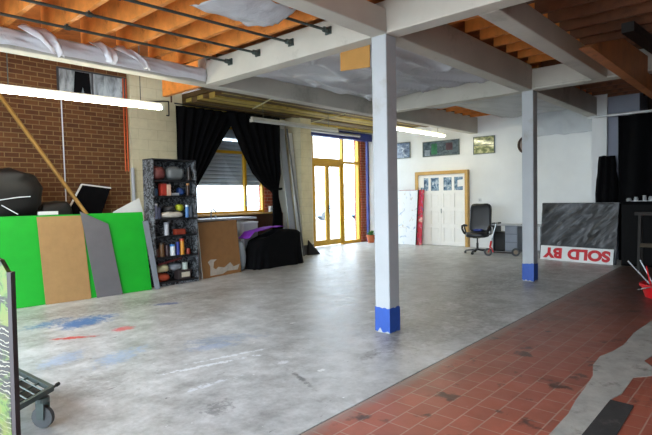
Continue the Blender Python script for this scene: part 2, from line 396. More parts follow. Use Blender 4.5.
sbox('baseboard_left', mat('grey_plinth_paint', '#4c4846', .7), 9.605, 9.585, 0, 10.045, 10.79, .27, origin=O)
sbox('wall_left', M_WHITEWALL, 10.03, 10.8, 0, 11.3, 11.05, 4.5, origin=O)
sbox('wall_left', M_WHITEWALL, 11.3, 10.8, 3.62, 14.0, 11.05, 4.5, origin=O)
sbox('wall_left', M_REDBRICK, 13.67, 10.74, 0, 14.0, 11.05, 3.62, origin=O)
sbox('wall_back', M_WHITEWALL, 14.0, 2.4, 0, 14.25, 11.05, 4.5, origin=O)
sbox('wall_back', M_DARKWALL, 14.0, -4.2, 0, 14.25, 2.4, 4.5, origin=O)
sbox('wall_right', mat('grey_painted_wall', '#8e8a84', .8, .1, 2), -1.0, -4.4, 0, 14.25, -4.2, 4.6, origin=O)
f = B(); f.box(-1.2, -4.4, 0, -1.0, -1.5, 4.6); f.box(-1.2, 8.6, 0, -1.0, 10.45, 4.6); f.box(-1.2, -1.5, 3.3, -1.0, 8.6, 4.6)
struct(f.done('wall_front', M_DARKWALL, origin=O))
sbox('ground', mat('outdoor_paving', '#b8b8b4', .8, .08, 1), -40, 11.06, -.3, 90, 90, -.04, origin=O)
sbox('ground', mat('outdoor_paving', '#b8b8b4'), -40, -30, -.3, -2.61, 11.06, -.04, origin=O)
# pier beside the curtains
sbox('wall_back_pier', M_WHITEWALL, 13.0, 3.03, 0, 14.0, 3.34, 4.0, origin=O)
sbox('wall_back_pier', mat('blue_grey_wall_paint', '#8f93a2', .7, .05, 3), 13.1, 2.4, 0, 14.0, 3.03, 4.0, origin=O)
# ------------------------------------------------------------------ roof deck and ceiling
sbox('ceiling', M_BOARDING, -1.0, -4.2, 3.98, 14.0, 6.85, 4.1, origin=O)
sbox('ceiling', M_BOARDING, -1.0, 6.85, 4.45, 14.0, 11.0, 4.6, origin=O)
# lower boarded ceiling over the window side, laid in strips
M_OL2 = mat('olive_boarding_dark', '#5a4626', .7, .3, 4)
for k in range(17):
    y0 = 6.87 + k * .22
    z = 3.74 if k % 3 else 3.70
    x0 = 4.98 if y0 < 8.3 else 6.36
    o = sbox('ceiling_board', M_OLIVE if k % 2 else M_OL2, x0, y0, z, 14.0, min(y0 + .21, 10.79), 3.82, origin=O)
sbox('ceiling', M_OL2, 4.98, 6.87, 3.84, 14.0, 8.4, 3.94, origin=O)
sbox('ceiling', M_OL2, 6.36, 8.4, 3.84, 14.0, 10.8, 3.94, origin=O)
SZ = 3.34
def beam(*a): return sbox('beam', M_WHITEBEAM, *a, bevel=.012, origin=O)
beam(4.62, -4.2, SZ, 4.84, 6.65, 3.70)                     # B, over the near column
beam(8.93, -4.2, SZ, 9.13, 6.65, 3.70)                      # over the far column
beam(8.88, -1.5, SZ - .0, 8.93, 3.2, SZ + .04)
beam(-1.0, 3.24, SZ, 4.62, 3.46, 3.60)                      # C
beam(4.84, 3.24, SZ, 8.93, 3.46, 3.76)
beam(9.13, 3.24, SZ, 14.0, 3.46, 3.76)
beam(4.84, 2.07, SZ, 8.93, 2.29, 3.60)                      # D
beam(-1.0, 6.65, SZ, 4.62, 6.86, 3.58)
beam(4.62, 6.65, SZ, 14.0, 6.86, 3.80)                      # A
beam(-1.0, .2, SZ, 4.62, .42, 3.60)
fill = B(); fill.box(4.9, 6.87, 3.45, 4.98, 8.42, 4.45); struct(fill.done('beam', M_JOIST, origin=O))
# joists
def joists(xs, y0, y1, z0, z1, m, w=.06):
    first = None
    for x in xs:
        if first is None:
            first = struct(B().box(-w / 2, y0, z0, w / 2, y1, z1).done('joist_beam', m, origin=O, bevel=.004)); first.location.x = x
        else:
            c = first.copy(); COL.objects.link(c); c.location.x = x
joists([-.94 + i * .475 for i in range(12)], .2, 6.86, 3.60, 3.98, M_JOIST, .055)
joists([5.1 + i * .46 for i in range(9)], 2.29, 3.24, 3.76, 3.98, M_JOIST)
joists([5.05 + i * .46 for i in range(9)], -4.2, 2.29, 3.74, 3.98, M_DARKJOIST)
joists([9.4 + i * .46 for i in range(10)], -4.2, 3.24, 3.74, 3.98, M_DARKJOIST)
joists([9.4 + i * .46 for i in range(10)], 3.46, 6.65, 3.76, 3.98, M_JOIST)
# notched timber hung below the dark boards
tb = B(); tb.prism([(5.85, 1.52, 3.08), (10.2, 1.52, 3.08), (10.2, 1.52, 3.32), (8.86, 1.52, 3.32), (8.86, 1.52, 3.56), (7.3, 1.52, 3.48), (6.1, 1.52, 3.17)], (0, .12, 0))
struct(tb.done('beam', mat('orange_timber', '#a4622c', .6, .2, 4, c2='#7a4318'), origin=O))
tb = B(); tb.bar((7.2, 1.45, 3.58), (8.9, 1.38, 3.62), .14, .12); struct(tb.done('beam', mat('black_timber', '#1c1512', .7), origin=O))

# ------------------------------------------------------------------ columns
def column(x, y, zb):
    e = sempty('column', (x, y, 0))
    B().box(x - .1, y - .1, 0, x + .1, y + .1, SZ).done('shaft', M_COLUMN, e, bevel=.012)
    # chipped blue band: the upper rim and the toe are uneven
    random.seed(int(x * 10)); b = B(); r = .1025; N = 6
    rim = []
    for (ax, ay, bx, by) in ((-r, -r, r, -r), (r, -r, r, r), (r, r, -r, r), (-r, r, -r, -r)):
        for k in range(N):
            t = k / N; rim.append((x + ax + (bx - ax) * t, y + ay + (by - ay) * t))
    n = len(rim)
    lo = [b.V((p[0], p[1], .008 + random.random() ** 3 * .06)) for p in rim]; hi = [b.V((p[0], p[1], zb + random.uniform(-.014, .012))) for p in rim]
    for k in range(n): b.F([lo[k], lo[(k + 1) % n], hi[(k + 1) % n], hi[k]])
    p = b.done('blue_foot_band', M_BLUE, e); p['label'] = 'blue painted foot'
    return e
column(4.72, 3.357, .29); column(9.05, 3.33, .32)

# ------------------------------------------------------------------ window with shutter
def frame_rect(b, x0, x1, z0, z1, y0, y1, t):
    b.box(x0, y0, z0, x0 + t, y1, z1); b.box(x1 - t, y0, z0, x1, y1, z1); b.box(x0 + t, y0, z0, x1 - t, y1, z0 + t); b.box(x0 + t, y0, z1 - t, x1 - t, y1, z1)
win = sempty('window_1', (7.78, 10.3, WZ0))
b = B(); frame_rect(b, WX0, WX1, WZ0, WZ1, 10.24, 10.32, .055); b.done('frame', M_YELLOW, win)
B().box(8.20, 10.24, WZ0 + .055, 8.27, 10.32, WZ1 - .055).done('mullion', M_YELLOW, win)
b = B(); b.box(WX0 + .055, 10.24, 2.70, 8.2, 10.32, 2.77); b.box(8.27, 10.24, 2.70, WX1 - .055, 10.32, 2.77); b.done('transom', M_YELLOW, win)
B().box(WX0 + .05, 10.275, WZ0 + .05, WX1 - .05, 10.283, WZ1 - .05).done('pane', M_PANE, win)
B().box(WX0 - .1, 10.05, WZ0 - .04, WX1 + .12, 10.24, WZ0).done('sill', M_PINE, win)
b = B(); b.box(8.225, 10.215, 1.36, 8.245, 10.24, 1.5); b.done('handle', M_CHROME, win)
b = B()
for k in range(12):
    z = 1.9 + k * .094
    b.prism([(WX0, 10.36, z), (WX0, 10.385, z + .012), (WX0, 10.39, z + .05), (WX0, 10.38, z + .088), (WX0, 10.372, z + .088), (WX0, 10.345, z + .066), (WX0, 10.34, z + .03)], (WX1 - WX0, 0, 0))
b.box(WX0, 10.372, 1.9, WX1, 10.38, 3.03); b.done('shutter', M_SHUTTER, win)
B().box(WX0 - .05, 10.33, 3.09, WX1 + .05, 10.6, 3.42).done('shutter_box', M_SHUTTER, win)

# ------------------------------------------------------------------ yellow glazed door
dr = sempty('door_1', (12.45, 10.85, 0))
DX0, DX1 = 11.3, 13.67
b = B(); b.box(DX0, 10.8, 0, DX0 + .07, 10.92, 3.62); b.box(DX1 - .08, 10.8, 0, DX1, 10.92, 3.62); b.box(DX0 + .07, 10.8, 3.55, DX1 - .08, 10.92, 3.62)
b.box(12.74, 10.8, 0, 12.82, 10.92, 3.55); b.box(DX0 + .07, 10.8, 2.62, 12.74, 10.92, 2.80); b.box(12.82, 10.8, 2.66, DX1 - .08, 10.92, 2.74); b.box(12.82, 10.8, 0, DX1 - .08, 10.92, .1)
b.done('frame', M_YELLOW, dr)
def leaf(x0, x1, hs):
    b = B(); frame_rect(b, x0, x1, .02, 2.62, 10.83, 10.88, .085); b.box(x0 + .085, 10.83, .105, x1 - .085, 10.88, .2)
    l = b.done('leaf', M_YELLOW, dr)
    B().box(x0 + .08, 10.853, .19, x1 - .08, 10.859, 2.54).done('pane', M_PANE, l)
    return l
leaf(DX0 + .075, 12.03, 1); l2 = leaf(12.035, 12.735, -1)
b = B(); b.box(12.06, 10.815, 1.05, 12.09, 10.83, 1.3); b.tube((12.075, 10.77, 1.2), (12.075, 10.83, 1.2), .01); b.tube((12.075, 10.775, 1.2), (12.18, 10.775, 1.19), .011); b.done('handle', M_BLACKPLASTIC, l2)
b = B(); b.box(DX0 + .06, 10.853, 2.79, 12.75, 10.859, 3.56); b.box(12.81, 10.853, 2.73, DX1 - .07, 10.859, 3.56); b.box(12.81, 10.853, .09, DX1 - .07, 10.859, 2.67); b.done('pane', M_PANE, dr)
sbox('beam', M_NAVY, 10.03, 10.5, 3.44, 14.0, 10.72, 3.68, bevel=.01, origin=O)
b = B(); b.box(13.72, 10.5, 0, 13.8, 10.58, 3.44); struct(b.done('column', M_NAVY, origin=O))
b = B(); b.tube((10.03, 10.42, 3.56), (13.2, 10.42, 3.56), .05); tag(b.done('roller_tube', M_CHROME, smooth=True), 'pale metal tube along the navy beam over the yellow door', 'tube')

# ------------------------------------------------------------------ white panelled door in the end wall
d2 = sempty('door_2', (13.95, 7.9, 0))
b = B(); b.box(13.86, 8.62, 0, 14.0, 8.72, 2.30); b.box(13.86, 6.92, 0, 14.0, 7.01, 2.30); b.box(13.86, 7.01, 2.20, 14.0, 8.62, 2.30); b.done('frame', M_PINE, d2)
M_DOOR = mat('white_gloss_door', '#f6f4f0', .4, .03, 3)
t = NT('door_light_glass'); f0 = t.noise(7, 4, dist=1.0); t.base(t.ramp(f0, [(.35, '#35506e'), (.5, '#7f9bb4'), (.62, '#cfdbe4')])); t.rough(.15); M_DGLASS = t.m
for k in range(2):
    y0 = 7.015 + k * .8025; y1 = y0 + .797
    L = B()
    cols = [(y0 + .075, y0 + .36), (y0 + .44, y1 - .075)]
    rows = [(.12, .56), (.66, 1.08), (1.18, 1.60)]
    L.box(13.93, y0, .01, 13.965, y1, 2.19)
    # stiles and rails stand proud of the sunken panels
    for a0, a1 in ((y0, cols[0][0]), (cols[0][1], cols[1][0]), (cols[1][1], y1)): L.box(13.905, a0, .01, 13.93, a1, 2.19)
    for z0, z1 in ((.01, .12), (.56, .66), (1.08, 1.18), (1.60, 1.70), (2.10, 2.19)):
        for a0, a1 in cols: L.box(13.905, a0, z0, 13.93, a1, z1)
    lf = L.done('leaf', M_DOOR, d2)
    for a0, a1 in cols:
        for z0, z1 in rows: B().box(13.918, a0 + .04, z0 + .04, 13.93, a1 - .04, z1 - .04).done('panel', M_DOOR, lf, bevel=.008)
        B().box(13.922, a0, 1.70, 13.93, a1, 2.10).done('pane', M_DGLASS, lf)
B().box(13.895, 7.80, 1.0, 13.905, 7.83, 1.14).done('handle', M_CHROME, d2)
M_PAPER = mat('white_paper', '#f2f2f0', .8, .02, 4)
for (ya, za, h, lab, tilt) in ((8.42, 1.80, .33, 'white paper sheet taped on the door light beside the pine jamb', .02), (7.06, 1.82, .2, 'small white paper taped low on the last door light near the office chair', -.02)):
    tag(B().prism([(13.90, ya, za), (13.90, ya + .2, za + tilt), (13.90, ya + .2, za + h + tilt), (13.90, ya, za + h)], (.004, 0, 0)).done('paper_sheet', M_PAPER), lab, 'paper')

# ------------------------------------------------------------------ high windows in the end wall
def hwin(n, y0, y1, z0, z1, stops, sc_, seed, extra=None):
    e = sempty('window_%d' % n, (13.98, (y0 + y1) / 2, z0))
    b = B(); t_ = .022
    for a in ((y0, y0 + t_, z0, z1), (y1 - t_, y1, z0, z1), (y0 + t_, y1 - t_, z0, z0 + t_), (y0 + t_, y1 - t_, z1 - t_, z1)): b.box(13.965, a[0], a[2], 14.0, a[1], a[3])
    b.done('frame', mat('grey_window_frame', '#56605f', .5), e)
    t = NT('view_painted_glass'); f1 = t.noise(sc_, 5, vec=t.mapping((1, 1, 1.6), loc=(seed, seed, seed)), dist=.8)
    t.base(t.ramp(f1, stops)); t.rough(.12)  # reflections and outside view are painted into the pane colour
    B().box(13.975, y0 + t_, z0 + t_, 13.99, y1 - t_, z1 - t_).done('pane', t.m, e)
    for (a0, a1, c0, c1, cc) in extra or (): B().box(13.972, a0, c0, 13.975, a1, c1).done('pane_patch', mat('patch_' + cc.strip('#'), cc, .3, .3, 12), e)
    return e
hwin(2, 8.96, 9.62, 2.78, 3.30, [(.35, '#40506a'), (.55, '#7688a2'), (.66, '#c4d0dc')], 7, 1)
hwin(3, 7.23, 8.49, 2.77, 3.24, [(.35, '#3e4a54'), (.6, '#66747e'), (.7, '#8896a0')], 5, 2, [(7.98, 8.18, 2.83, 3.16, '#2f6a4c'), (7.45, 7.68, 2.93, 3.15, '#4a3640'), (8.24, 8.42, 2.8, 2.98, '#8894a0')])
w4 = hwin(4, 6.13, 6.78, 2.73, 3.24, [(.3, '#4a563c'), (.5, '#8f976a'), (.62, '#d2cf9e'), (.75, '#eef0d2')], 6, 3)
B().box(13.967, 6.152, 2.98, 13.975, 6.758, 2.996).done('glazing_bar', mat('grey_window_frame', '#56605f'), w4)
# window high in the brick wall
e = sempty('window_5', (4.4, 10.18, 3.56))
b = B(); frame_rect(b, 3.74, 5.06, 3.56, 4.12, 10.16, 10.2, .03); b.box(4.38, 10.16, 3.59, 4.41, 10.2, 4.09); b.done('frame', mat('dark_window_frame', '#33363a', .5), e)
t = NT('dusty_clerestory_glass'); f1 = t.noise(4, 5, vec=t.mapping((1.6, 1, .6)), dist=.6); t.base(t.ramp(f1, [(.38, '#5d6468'), (.5, '#8d969a'), (.62, '#a9b1b5')])); t.rough(.3)
B().box(3.77, 10.175, 3.59, 5.03, 10.19, 4.09).done('pane', t.m, e)
bl = B(); bl.prism([(4.02, 10.15, 3.6), (4.15, 10.15, 3.6), (4.2, 10.15, 3.8), (4.24, 10.15, 3.6), (4.36, 10.15, 3.6), (4.33, 10.15, 4.08), (4.06, 10.15, 4.08)], (0, .008, 0)); tag(bl.done('black_rag', M_BLACKCLOTH), 'black rag hanging in the high window of the brick wall', 'cloth')

# ------------------------------------------------------------------ fluorescent fittings
def fixture(name, x0, x1, y, z, lit, label, group=None, hang=None):
    e = thing(name, ((x0 + x1) / 2, y, z), label, 'light', group)
    B().box(x0, y - .028, z + .03, x1, y + .028, z + .085).done('housing', M_FIXT, e, bevel=.01)
    for x in (x0 + .02, x1 - .02): B().box(x - .018, y - .062, z - .028, x + .018, y + .062, z + .04).done('tube_holder', M_FIXT, e)
    for dy in (-.042, .042):
        B().tube((x0 + .04, y + dy, z), (x1 - .04, y + dy, z), .019, 10).done('tube', M_TUBE if lit else M_TUBEOFF, e, smooth=True)
    if hang:
        for x in (x0 + .35, x1 - .35): B().tube((x, y, z + .085), (x, y, hang), .006, 6).done('hanger', M_STEEL, e)
    return e
G = 'lit tube fittings'
fx = fixture('tube_light', 1.78, 4.22, 7.36, 3.0, True, 'long lit fluorescent fitting hung below the wall-side beam, before the brick wall', hang=4.45)
fx.rotation_euler.z = math.radians(-5)
fixture('tube_light', 7.28, 10.2, 8.8, 3.30, False, 'unlit grey fluorescent fitting in front of the black curtains', hang=3.70)
fixture('tube_light', 10.5, 13.36, 7.4, 3.28, True, 'lit fluorescent fitting above the white panelled door', hang=3.70)

# ------------------------------------------------------------------ ceiling rods
def rod(y, dy, z, label):
    e = thing('ceiling_rod', (1.2, y, z), label, 'rod', 'steel rods under the orange joists')
    B().tube((-1.0, y + dy * 5.6 / 7.2, z), (4.60, y, z), .017, 8).done('bar', M_STEEL, e, smooth=True)
    b = B(); b.tube((4.53, y, z), (4.62, y, z), .034, 12); b.box(4.60, y - .045, z - .045, 4.62, y + .045, z + .045); b.done('end_socket', M_STEEL, e, smooth=True)
    for x in (-.465, .96, 2.385):
        yy = y + dy * (4.6 - x) / 7.2
        b = B(); b.tube((x, yy, z), (x, yy, z + .05), .014, 6); b.tube((x - .03, yy, z), (x + .03, yy, z), .028, 8); b.done('clamp', M_STEEL, e)
names = ['dark steel rod nearest the big white beam, ending by the polythene scrap', 'second dark steel rod under the orange joists, counting from the column beam',
         'third dark steel rod under the orange joists, counting from the column beam', 'dark steel rod nearest the bunched grey polythene along the wall beam']
for (y, dy), nm in zip(((4.09, .45), (4.74, .45), (5.40, .45), (6.02, .35)), names): rod(y, dy, 3.56, nm)

# ------------------------------------------------------------------ polythene overhead
def nz(x, y, z=0, k=1.0): return noise.noise(Vector((x, y, z)) * k)
def crease(x, y, k):
    return (1 - abs(noise.noise(Vector((x * .7 + y * .3, y * 1.7, k))) * 2.2)) ** 3
def f(u, v):
    x = 4.85 + u * 4.07; y = 3.465 + v * 3.18
    edge = min(u, 1 - u, v, 1 - v); sag = min(1, edge * 8)
    return (x, y, 3.66 - sag * (.05 + .12 * crease(x, y, 3) + .02 * crease(x * 1.5 + y, y * 1.2, 8) + .06 * nz(x * 1.3, y * 1.5, 7)))
tag(B().grid(f, 130, 110).done('ceiling_polythene', M_FILM, smooth=2, solid=.002, origin=(6.9, 5, 3.5)), 'sagging grey polythene sheet filling the ceiling bay behind the near column', 'plastic sheet')
def f(u, v):
    x = 9.15 + u * 4.83; y = 3.48 + v * (2.45 if u > .3 else 3.1)
    edge = min(u, 1 - u, v, 1 - v); sag = min(1, edge * 7)
    return (x, y, 3.72 - sag * .10 - sag * (.07 * abs(nz(x * 1.1, y * 2.0, 13)) + .04 * nz(x * 2.3 + y, y * 3.1, 17)))
tag(B().grid(f, 60, 40).done('ceiling_polythene', make_film('white_ceiling_polythene', '#d2d4d6', .06), smooth=2, solid=.002, origin=(11.5, 5, 3.5)), 'white polythene sheet under the ceiling bay behind the far column', 'plastic sheet')
def f(u, v):
    y = 3.40 + u * 1.9; z = 3.72 - v * (.64 + .07 * nz(y * 3, 1)); x = 13.97 - .10 * v - .05 * abs(nz(y * 4, z * 3, 5)) - .10 * (1 - v)
    return (x, y, z)
tag(B().grid(f, 40, 16).done('polythene_drape', M_CLEARFILM, smooth=2, solid=.002), 'clear polythene drape hanging from the top of the white end wall', 'plastic sheet')
# bunched polythene along the wall beam, hanging over its top
def bunch(x0, x1, label, seed):
    def f(u, v):
        x = x0 + u * (x1 - x0)
        top = 3.56 + .05 * nz(x * 1.7, seed) + .04 * nz(x * 5, seed + 2)
        low = 3.37 + .02 * nz(x * 2.2, seed + 4)
        z = top + (low - top) * v
        y = 6.625 - .05 * math.sin(math.pi * min(1, v * 1.05)) * (.6 + .6 * nz(x * 2.6, v * 2, seed)) - .02 * nz(x * 8, v * 5, seed)
        return (x, y, z)
    return tag(B().grid(f, 110, 14).done('bunched_polythene', M_FILMBUNDLE, smooth=2, solid=.003), label, 'plastic sheet')
bunch(-.5, 4.6, 'long grey polythene strip along the wall-side beam below the orange joists', 1)
def tail(x, w0, z0, z1, sl, label, s):
    def f(u, v):
        w = w0 * (1 - .62 * v); xx = x + (u - .5) * w + sl * v + .02 * nz(u * 4, v * 5, s)
        return (xx, 6.64 - (.02 + .05 * v) * (1 + math.sin(u * 11 + s * 5 + v * 2)) * .5 - .14 * math.sin(v * 2.6) - .03 * v * nz(u * 5, v * 4, s), z0 - v * (z0 - z1) + .03 * nz(u * 3, s) + .05 * math.sin(u * 3.1) * (1 - v))
    tag(B().grid(f, 26, 16).done('polythene_tail', M_FILMBUNDLE, smooth=2, solid=.003), label, 'plastic sheet')
tail(2.20, .36, 3.61, 3.33, .24, 'loose polythene flap hanging off the wall-side beam, furthest from the column beam', 1.0)
tail(2.98, .30, 3.59, 3.36, .10, 'loose polythene flap hanging midway along the wall-side beam', 1.7)
tail(3.28, .28, 3.59, 3.36, .30, 'loose polythene flap nearest the column beam on the wall-side beam', 2.4)
def f(u, v):
    x = 2.95 + u * .85; y = 3.80 + .70 * v + .05 * nz(x * 4, v * 3, 2)
    return (x, y, 3.535 - .08 * math.sin(v * 3.1) * (.5 + u * .4) - .05 * abs(nz(x * 5, v * 6, 9)))
tag(B().grid(f, 20, 14).done('polythene_scrap', make_film('white_scrap_polythene', '#d6d8de', .05), smooth=2, solid=.003), 'white polythene scrap caught above the first steel rod', 'plastic sheet')
tag(B().prism([(4.842, 3.65, 3.085), (4.842, 4.105, 3.12), (4.842, 4.10, 3.42), (4.842, 3.645, 3.40)], (.010, 0, 0)).done('cardboard_sheet', M_CARD), 'brown cardboard sheet tucked behind the beam beside the near column', 'cardboard')

# ------------------------------------------------------------------ brick-wall services
tag(B().tube((3.82, 10.18, 1.2), (3.80, 10.18, 3.56), .012, 8).done('white_conduit', M_WHITEPL, smooth=True), 'thin white conduit running up the brick wall', 'pipe')
for k, (x, lab, r) in enumerate(((5.02, 'copper pipe up the brick wall, first of two beside the cream pier', .016), (5.08, 'second copper pipe, tight against the cream pier', .018))):
    tag(B().tube((x, 10.17, 2.18), (x, 10.17, 4.1), r, 10).done('copper_pipe', M_COPPER, smooth=True), lab, 'pipe')
tag(B().tube((5.10, 10.03, .9), (5.10, 10.03, 2.25), .035, 10).done('grey_pipe', M_LGREY, smooth=True), 'thick grey pipe standing against the cream pier behind the shelving', 'pipe')
b = B(); b.path([(5.42, 10.05, 3.66), (5.99, 10.05, 3.73), (5.99, 10.05, 3.42), (5.93, 10.05, 3.42)], .014); tag(b.done('black_conduit', M_BLACKPLASTIC, smooth=True), 'thin black conduit bent across the top of the cream pier', 'pipe')
b = B(); b.path([(6.06, 10.05, 4.0), (6.06, 10.05, 3.75), (6.06, 10.05, 3.72)], .018); tag(b.done('rusty_conduit', mat('rusty_pipe', '#5a3a2c', .6), smooth=True), 'rusty brown conduit elbow high on the cream pier', 'pipe')
for k, (x, lab) in enumerate(((9.12, 'copper pipe beside the tied black curtain, nearer the window'), (9.22, 'copper pipe beside the leaning planks'))):
    tag(B().tube((x, 10.14, .25), (x, 10.14, 3.7), .02, 10).done('copper_pipe', M_COPPER, smooth=True), lab, 'pipe')
so = thing('socket_box', (9.0, 10.16, 1.27), 'white socket box below the tied black curtain', 'socket')
B().box(8.94, 10.11, 1.20, 9.06, 10.2, 1.36).done('box', M_WHITEPL, so, bevel=.008); B().box(8.97, 10.105, 1.24, 9.03, 10.11, 1.30).done('rocker', M_LGREY, so)
for y0 in (8.155, 9.184):
    pass
b = B(); b.tube((7.28, 8.1, 3.68), (7.75, 9.3, 3.68), .014, 8); tag(b.done('cream_conduit', mat('cream_conduit', '#c9c09a', .5), smooth=True), 'thin cream conduit under the olive ceiling boards above the curtains', 'pipe')
b = B(); b.tube((9.95, 8.3, 3.68), (10.4, 9.95, 3.68), .014, 8); tag(b.done('cream_conduit', mat('cream_conduit', '#c9c09a'), smooth=True), 'thin cream conduit under the olive ceiling boards near the yellow door', 'pipe')

# ------------------------------------------------------------------ black curtains at the window
def curtain(fL, fR, z0, z1, y, nw, label, ph):
    e = thing('curtain', ((fL(.5) + fR(.5)) / 2, y, z0), label, 'curtain')
    def f(u, v):
        z = z1 + (z0 - z1) * v; a, c = fL(v), fR(v); w = c - a
        return (a + w * u, y + .045 * math.sin(u * nw * 6.283 + ph + v * .7) * min(1, .35 + w * .7) + .02 * nz(u * 5, v * 4, ph), z)
    B().grid(f, 90, 40).done('drape', M_BLACKCLOTH, e, smooth=2, solid=.004)
    return e
def ip(pts):
    def g(v):
        for (a, p), (b_, q) in zip(pts, pts[1:]):
            if v <= b_: return p + (q - p) * (v - a) / (b_ - a)
        return pts[-1][1]
    return g
ct = curtain(ip([(0, 6.12), (1, 6.15)]), ip([(0, 7.86), (.05, 7.76), (.33, 7.2), (.65, 6.62), (.72, 6.56), (1, 6.55)]), .9, 3.66, 9.98, 7, 'black window curtain drawn back behind the shelving unit', 0.)
ct2 = curtain(ip([(0, 7.42), (.06, 7.46), (.33, 7.86), (.5, 8.17), (.61, 8.52), (.66, 8.80), (.72, 8.80), (1, 8.78)]), ip([(0, 9.14), (.5, 9.12), (.66, 8.98), (.72, 9.0), (.85, 9.12), (1, 9.12)]), .72, 3.66, 9.84, 6, 'black window curtain tied back beside the copper pipes', 1.)
B().lathe([(.16, -.03), (.175, 0), (.16, .03)], (8.91, 9.84, 1.80), 16, (0, 0, 1)).done('tie_back', M_BLACKCLOTH, ct2, smooth=True)
b = B(); b.tube((6.05, 9.91, 3.68), (9.35, 9.91, 3.68), .015, 8); tag(b.done('curtain_pole', M_BLACKPLASTIC, smooth=True), 'black curtain pole above the shuttered window', 'curtain pole')

# ------------------------------------------------------------------ green sheet, boards, pole, heap on the brick side
def lean(name, m, x0, y0, x1, y1, h, dep, th, label, cat, poly=None):
    """a sheet standing on the line (x0,y0)-(x1,y1) and leaning towards +Y by dep at height h; poly in (0..1, 0..1) sheet units"""
    a, c = Vector((x0, y0, 0)), Vector((x1, y1, 0)); upv = Vector((0, dep, h)); d = (c - a); nrm = d.cross(upv).normalized() * th
    if nrm.y > 0: nrm = -nrm
    poly = poly or [(0, 0), (1, 0), (1, 1), (0, 1)]
    pts = [a + d * u + upv * v for u, v in poly]
    lift = min(0, nrm.z); pts = [p + Vector((0, 0, .002 - lift)) for p in pts]
    o = B().prism(pts, nrm).done(name, m)
    return tag(o, label, cat)
lean('green_panel', M_GREEN, 1.98, 8.40, 4.42, 8.17, 1.355, .24, .018, 'large bright green sheet leaning lengthwise against the black heap', 'panel')
lean('hardboard_sheet', M_HARDBOARD, 2.755, 8.29, 3.41, 8.228, 1.335, .24, .006, 'tan hardboard sheet leaning on the middle of the green panel', 'board')
lean('grey_sheet', M_GREY, 3.49, 8.20, 3.90, 8.165, 1.40, .25, .008, 'grey sheet with a cut corner leaning on the green panel', 'board', [(0, 0), (1, 0), (.75, .84), (.62, .86), (-.28, 1), (-.24, .9)])
lean('narrow_board', mat('blue_grey_board', '#767c84', .6, .06), 4.46, 8.12, 4.55, 8.11, 1.2, .2, .012, 'narrow blue-grey board wedged between the green panel and the shelving', 'board', [(0, 0), (1, 0), (.2, 1), (-.9, 1)])
tag(B().prism([(3.9, 8.88, .9), (4.70, 8.88, .9), (4.70, 8.88, 1.33), (4.62, 8.88, 1.61), (4.13, 8.88, 1.37)], (0, .02, 0)).done('white_card', M_WHITE), 'white card with a pointed top behind the green panel', 'board')
tag(B().box(2.86, 8.72, 1.36, 3.14, 8.80, 1.415).done('white_strip', M_WHITE), 'small white strip lying behind the top edge of the green panel', 'board')
# heap
hp = B(); hp.blob((1.9, 9.25, .62), (.98, .48, .78), .45, .06, 1.4, 3, 48, 26, .003, 1.30); tag(hp.done('tarpaulin_heap', M_BLACKTARP, smooth=2), 'black polythene covered heap behind the green panel', 'heap')
bg_ = thing('bin_bag', (2.35, 9.4, 1.42), 'big black bag slumped on top of the covered heap', 'bag')
b = B(); b.blob((2.30, 9.32, 1.66), (.72, .36, .44), .6, .13, 2.6, 5, 40, 24, 1.305); b.done('bag_body', M_BLACKTARP, bg_, smooth=2)
b = B(); b.path([(2.3, 8.935, 1.60), (2.45, 8.93, 1.62), (2.65, 8.94, 1.65), (2.82, 8.97, 1.66)], .009, 6); b.path([(2.40, 8.93, 1.53), (2.62, 8.93, 1.38)], .008, 6); b.done('white_cord', M_WHITEPL, bg_, smooth=True)
b = B(); b.blob((3.34, 9.50, .78), (.28, .2, .80), .35, .05, 2.4, 8, 32, 24, .003); tag(b.done('black_bundle', M_BLACKTARP, smooth=2), 'low black bundle between the big bag and the tilted black panel', 'bundle')
cs = thing('tilted_board', (3.4, 9.9, 0), 'tilted black panel with white edges leaning by the brick wall', 'panel')
B().prism([(2.95, 9.9, 0), (3.85, 9.9, 0), (4.56, 9.9, 1.82), (3.99, 9.9, 1.89)], (0, .05, 0)).done('board', M_BLACKCLOTH, cs)
b = B(); b.bar((2.965, 9.888, .02), (4.0, 9.888, 1.89), .03, .02, (0, 1, 0)); b.bar((4.0, 9.888, 1.893), (4.56, 9.888, 1.823), .025, .015, (0, 1, 0)); b.done('edge_strip', M_WHITE, cs)
pA, pB = Vector((3.768, 9.28, 1.413)), Vector((2.70, 10.1, 3.52)); dv = (pA - pB); p0 = pB + dv * (3.515 / 2.107)
tag(B().tube(p0, pB, .033, 14, .036).done('wooden_pole', M_POLE, smooth=True), 'long yellow timber pole leaning against the brick wall', 'pole')

# ------------------------------------------------------------------ shelving unit and what it holds
SX0, SX1, SY0, SY1 = 4.56, 5.46, 8.26, 8.60
sh = thing('shelving_unit', (5.01, 8.43, 0), 'tall shelving unit covered in black and white marbled paper', 'shelves')
for x in (SX0, SX1 - .025): B().box(x, SY0, 0, x + .025, SY1, 2.28).done('side_panel', M_SHELF, sh)
B().box(SX0 + .025, SY1 - .012, 0, SX1 - .025, SY1, 2.28).done('back_panel', M_SHELF, sh)
LV = [.08, .535, .915, 1.225, 1.64, 1.925]
M_SHB = mat('black_shelf_edge', '#16161a', .5, .1)
for z in LV: B().box(SX0 + .025, SY0, z - .03, SX1 - .025, SY1 - .012, z).done('shelf_board', M_SHB, sh)
B().box(SX0, SY0, 2.28, SX1, SY1, 2.305).done('top_board', M_SHB, sh)
B().box(SX0 + .025, SY0 + .03, 0, SX1 - .025, SY0 + .05, .05).done('plinth', M_SHELF, sh)
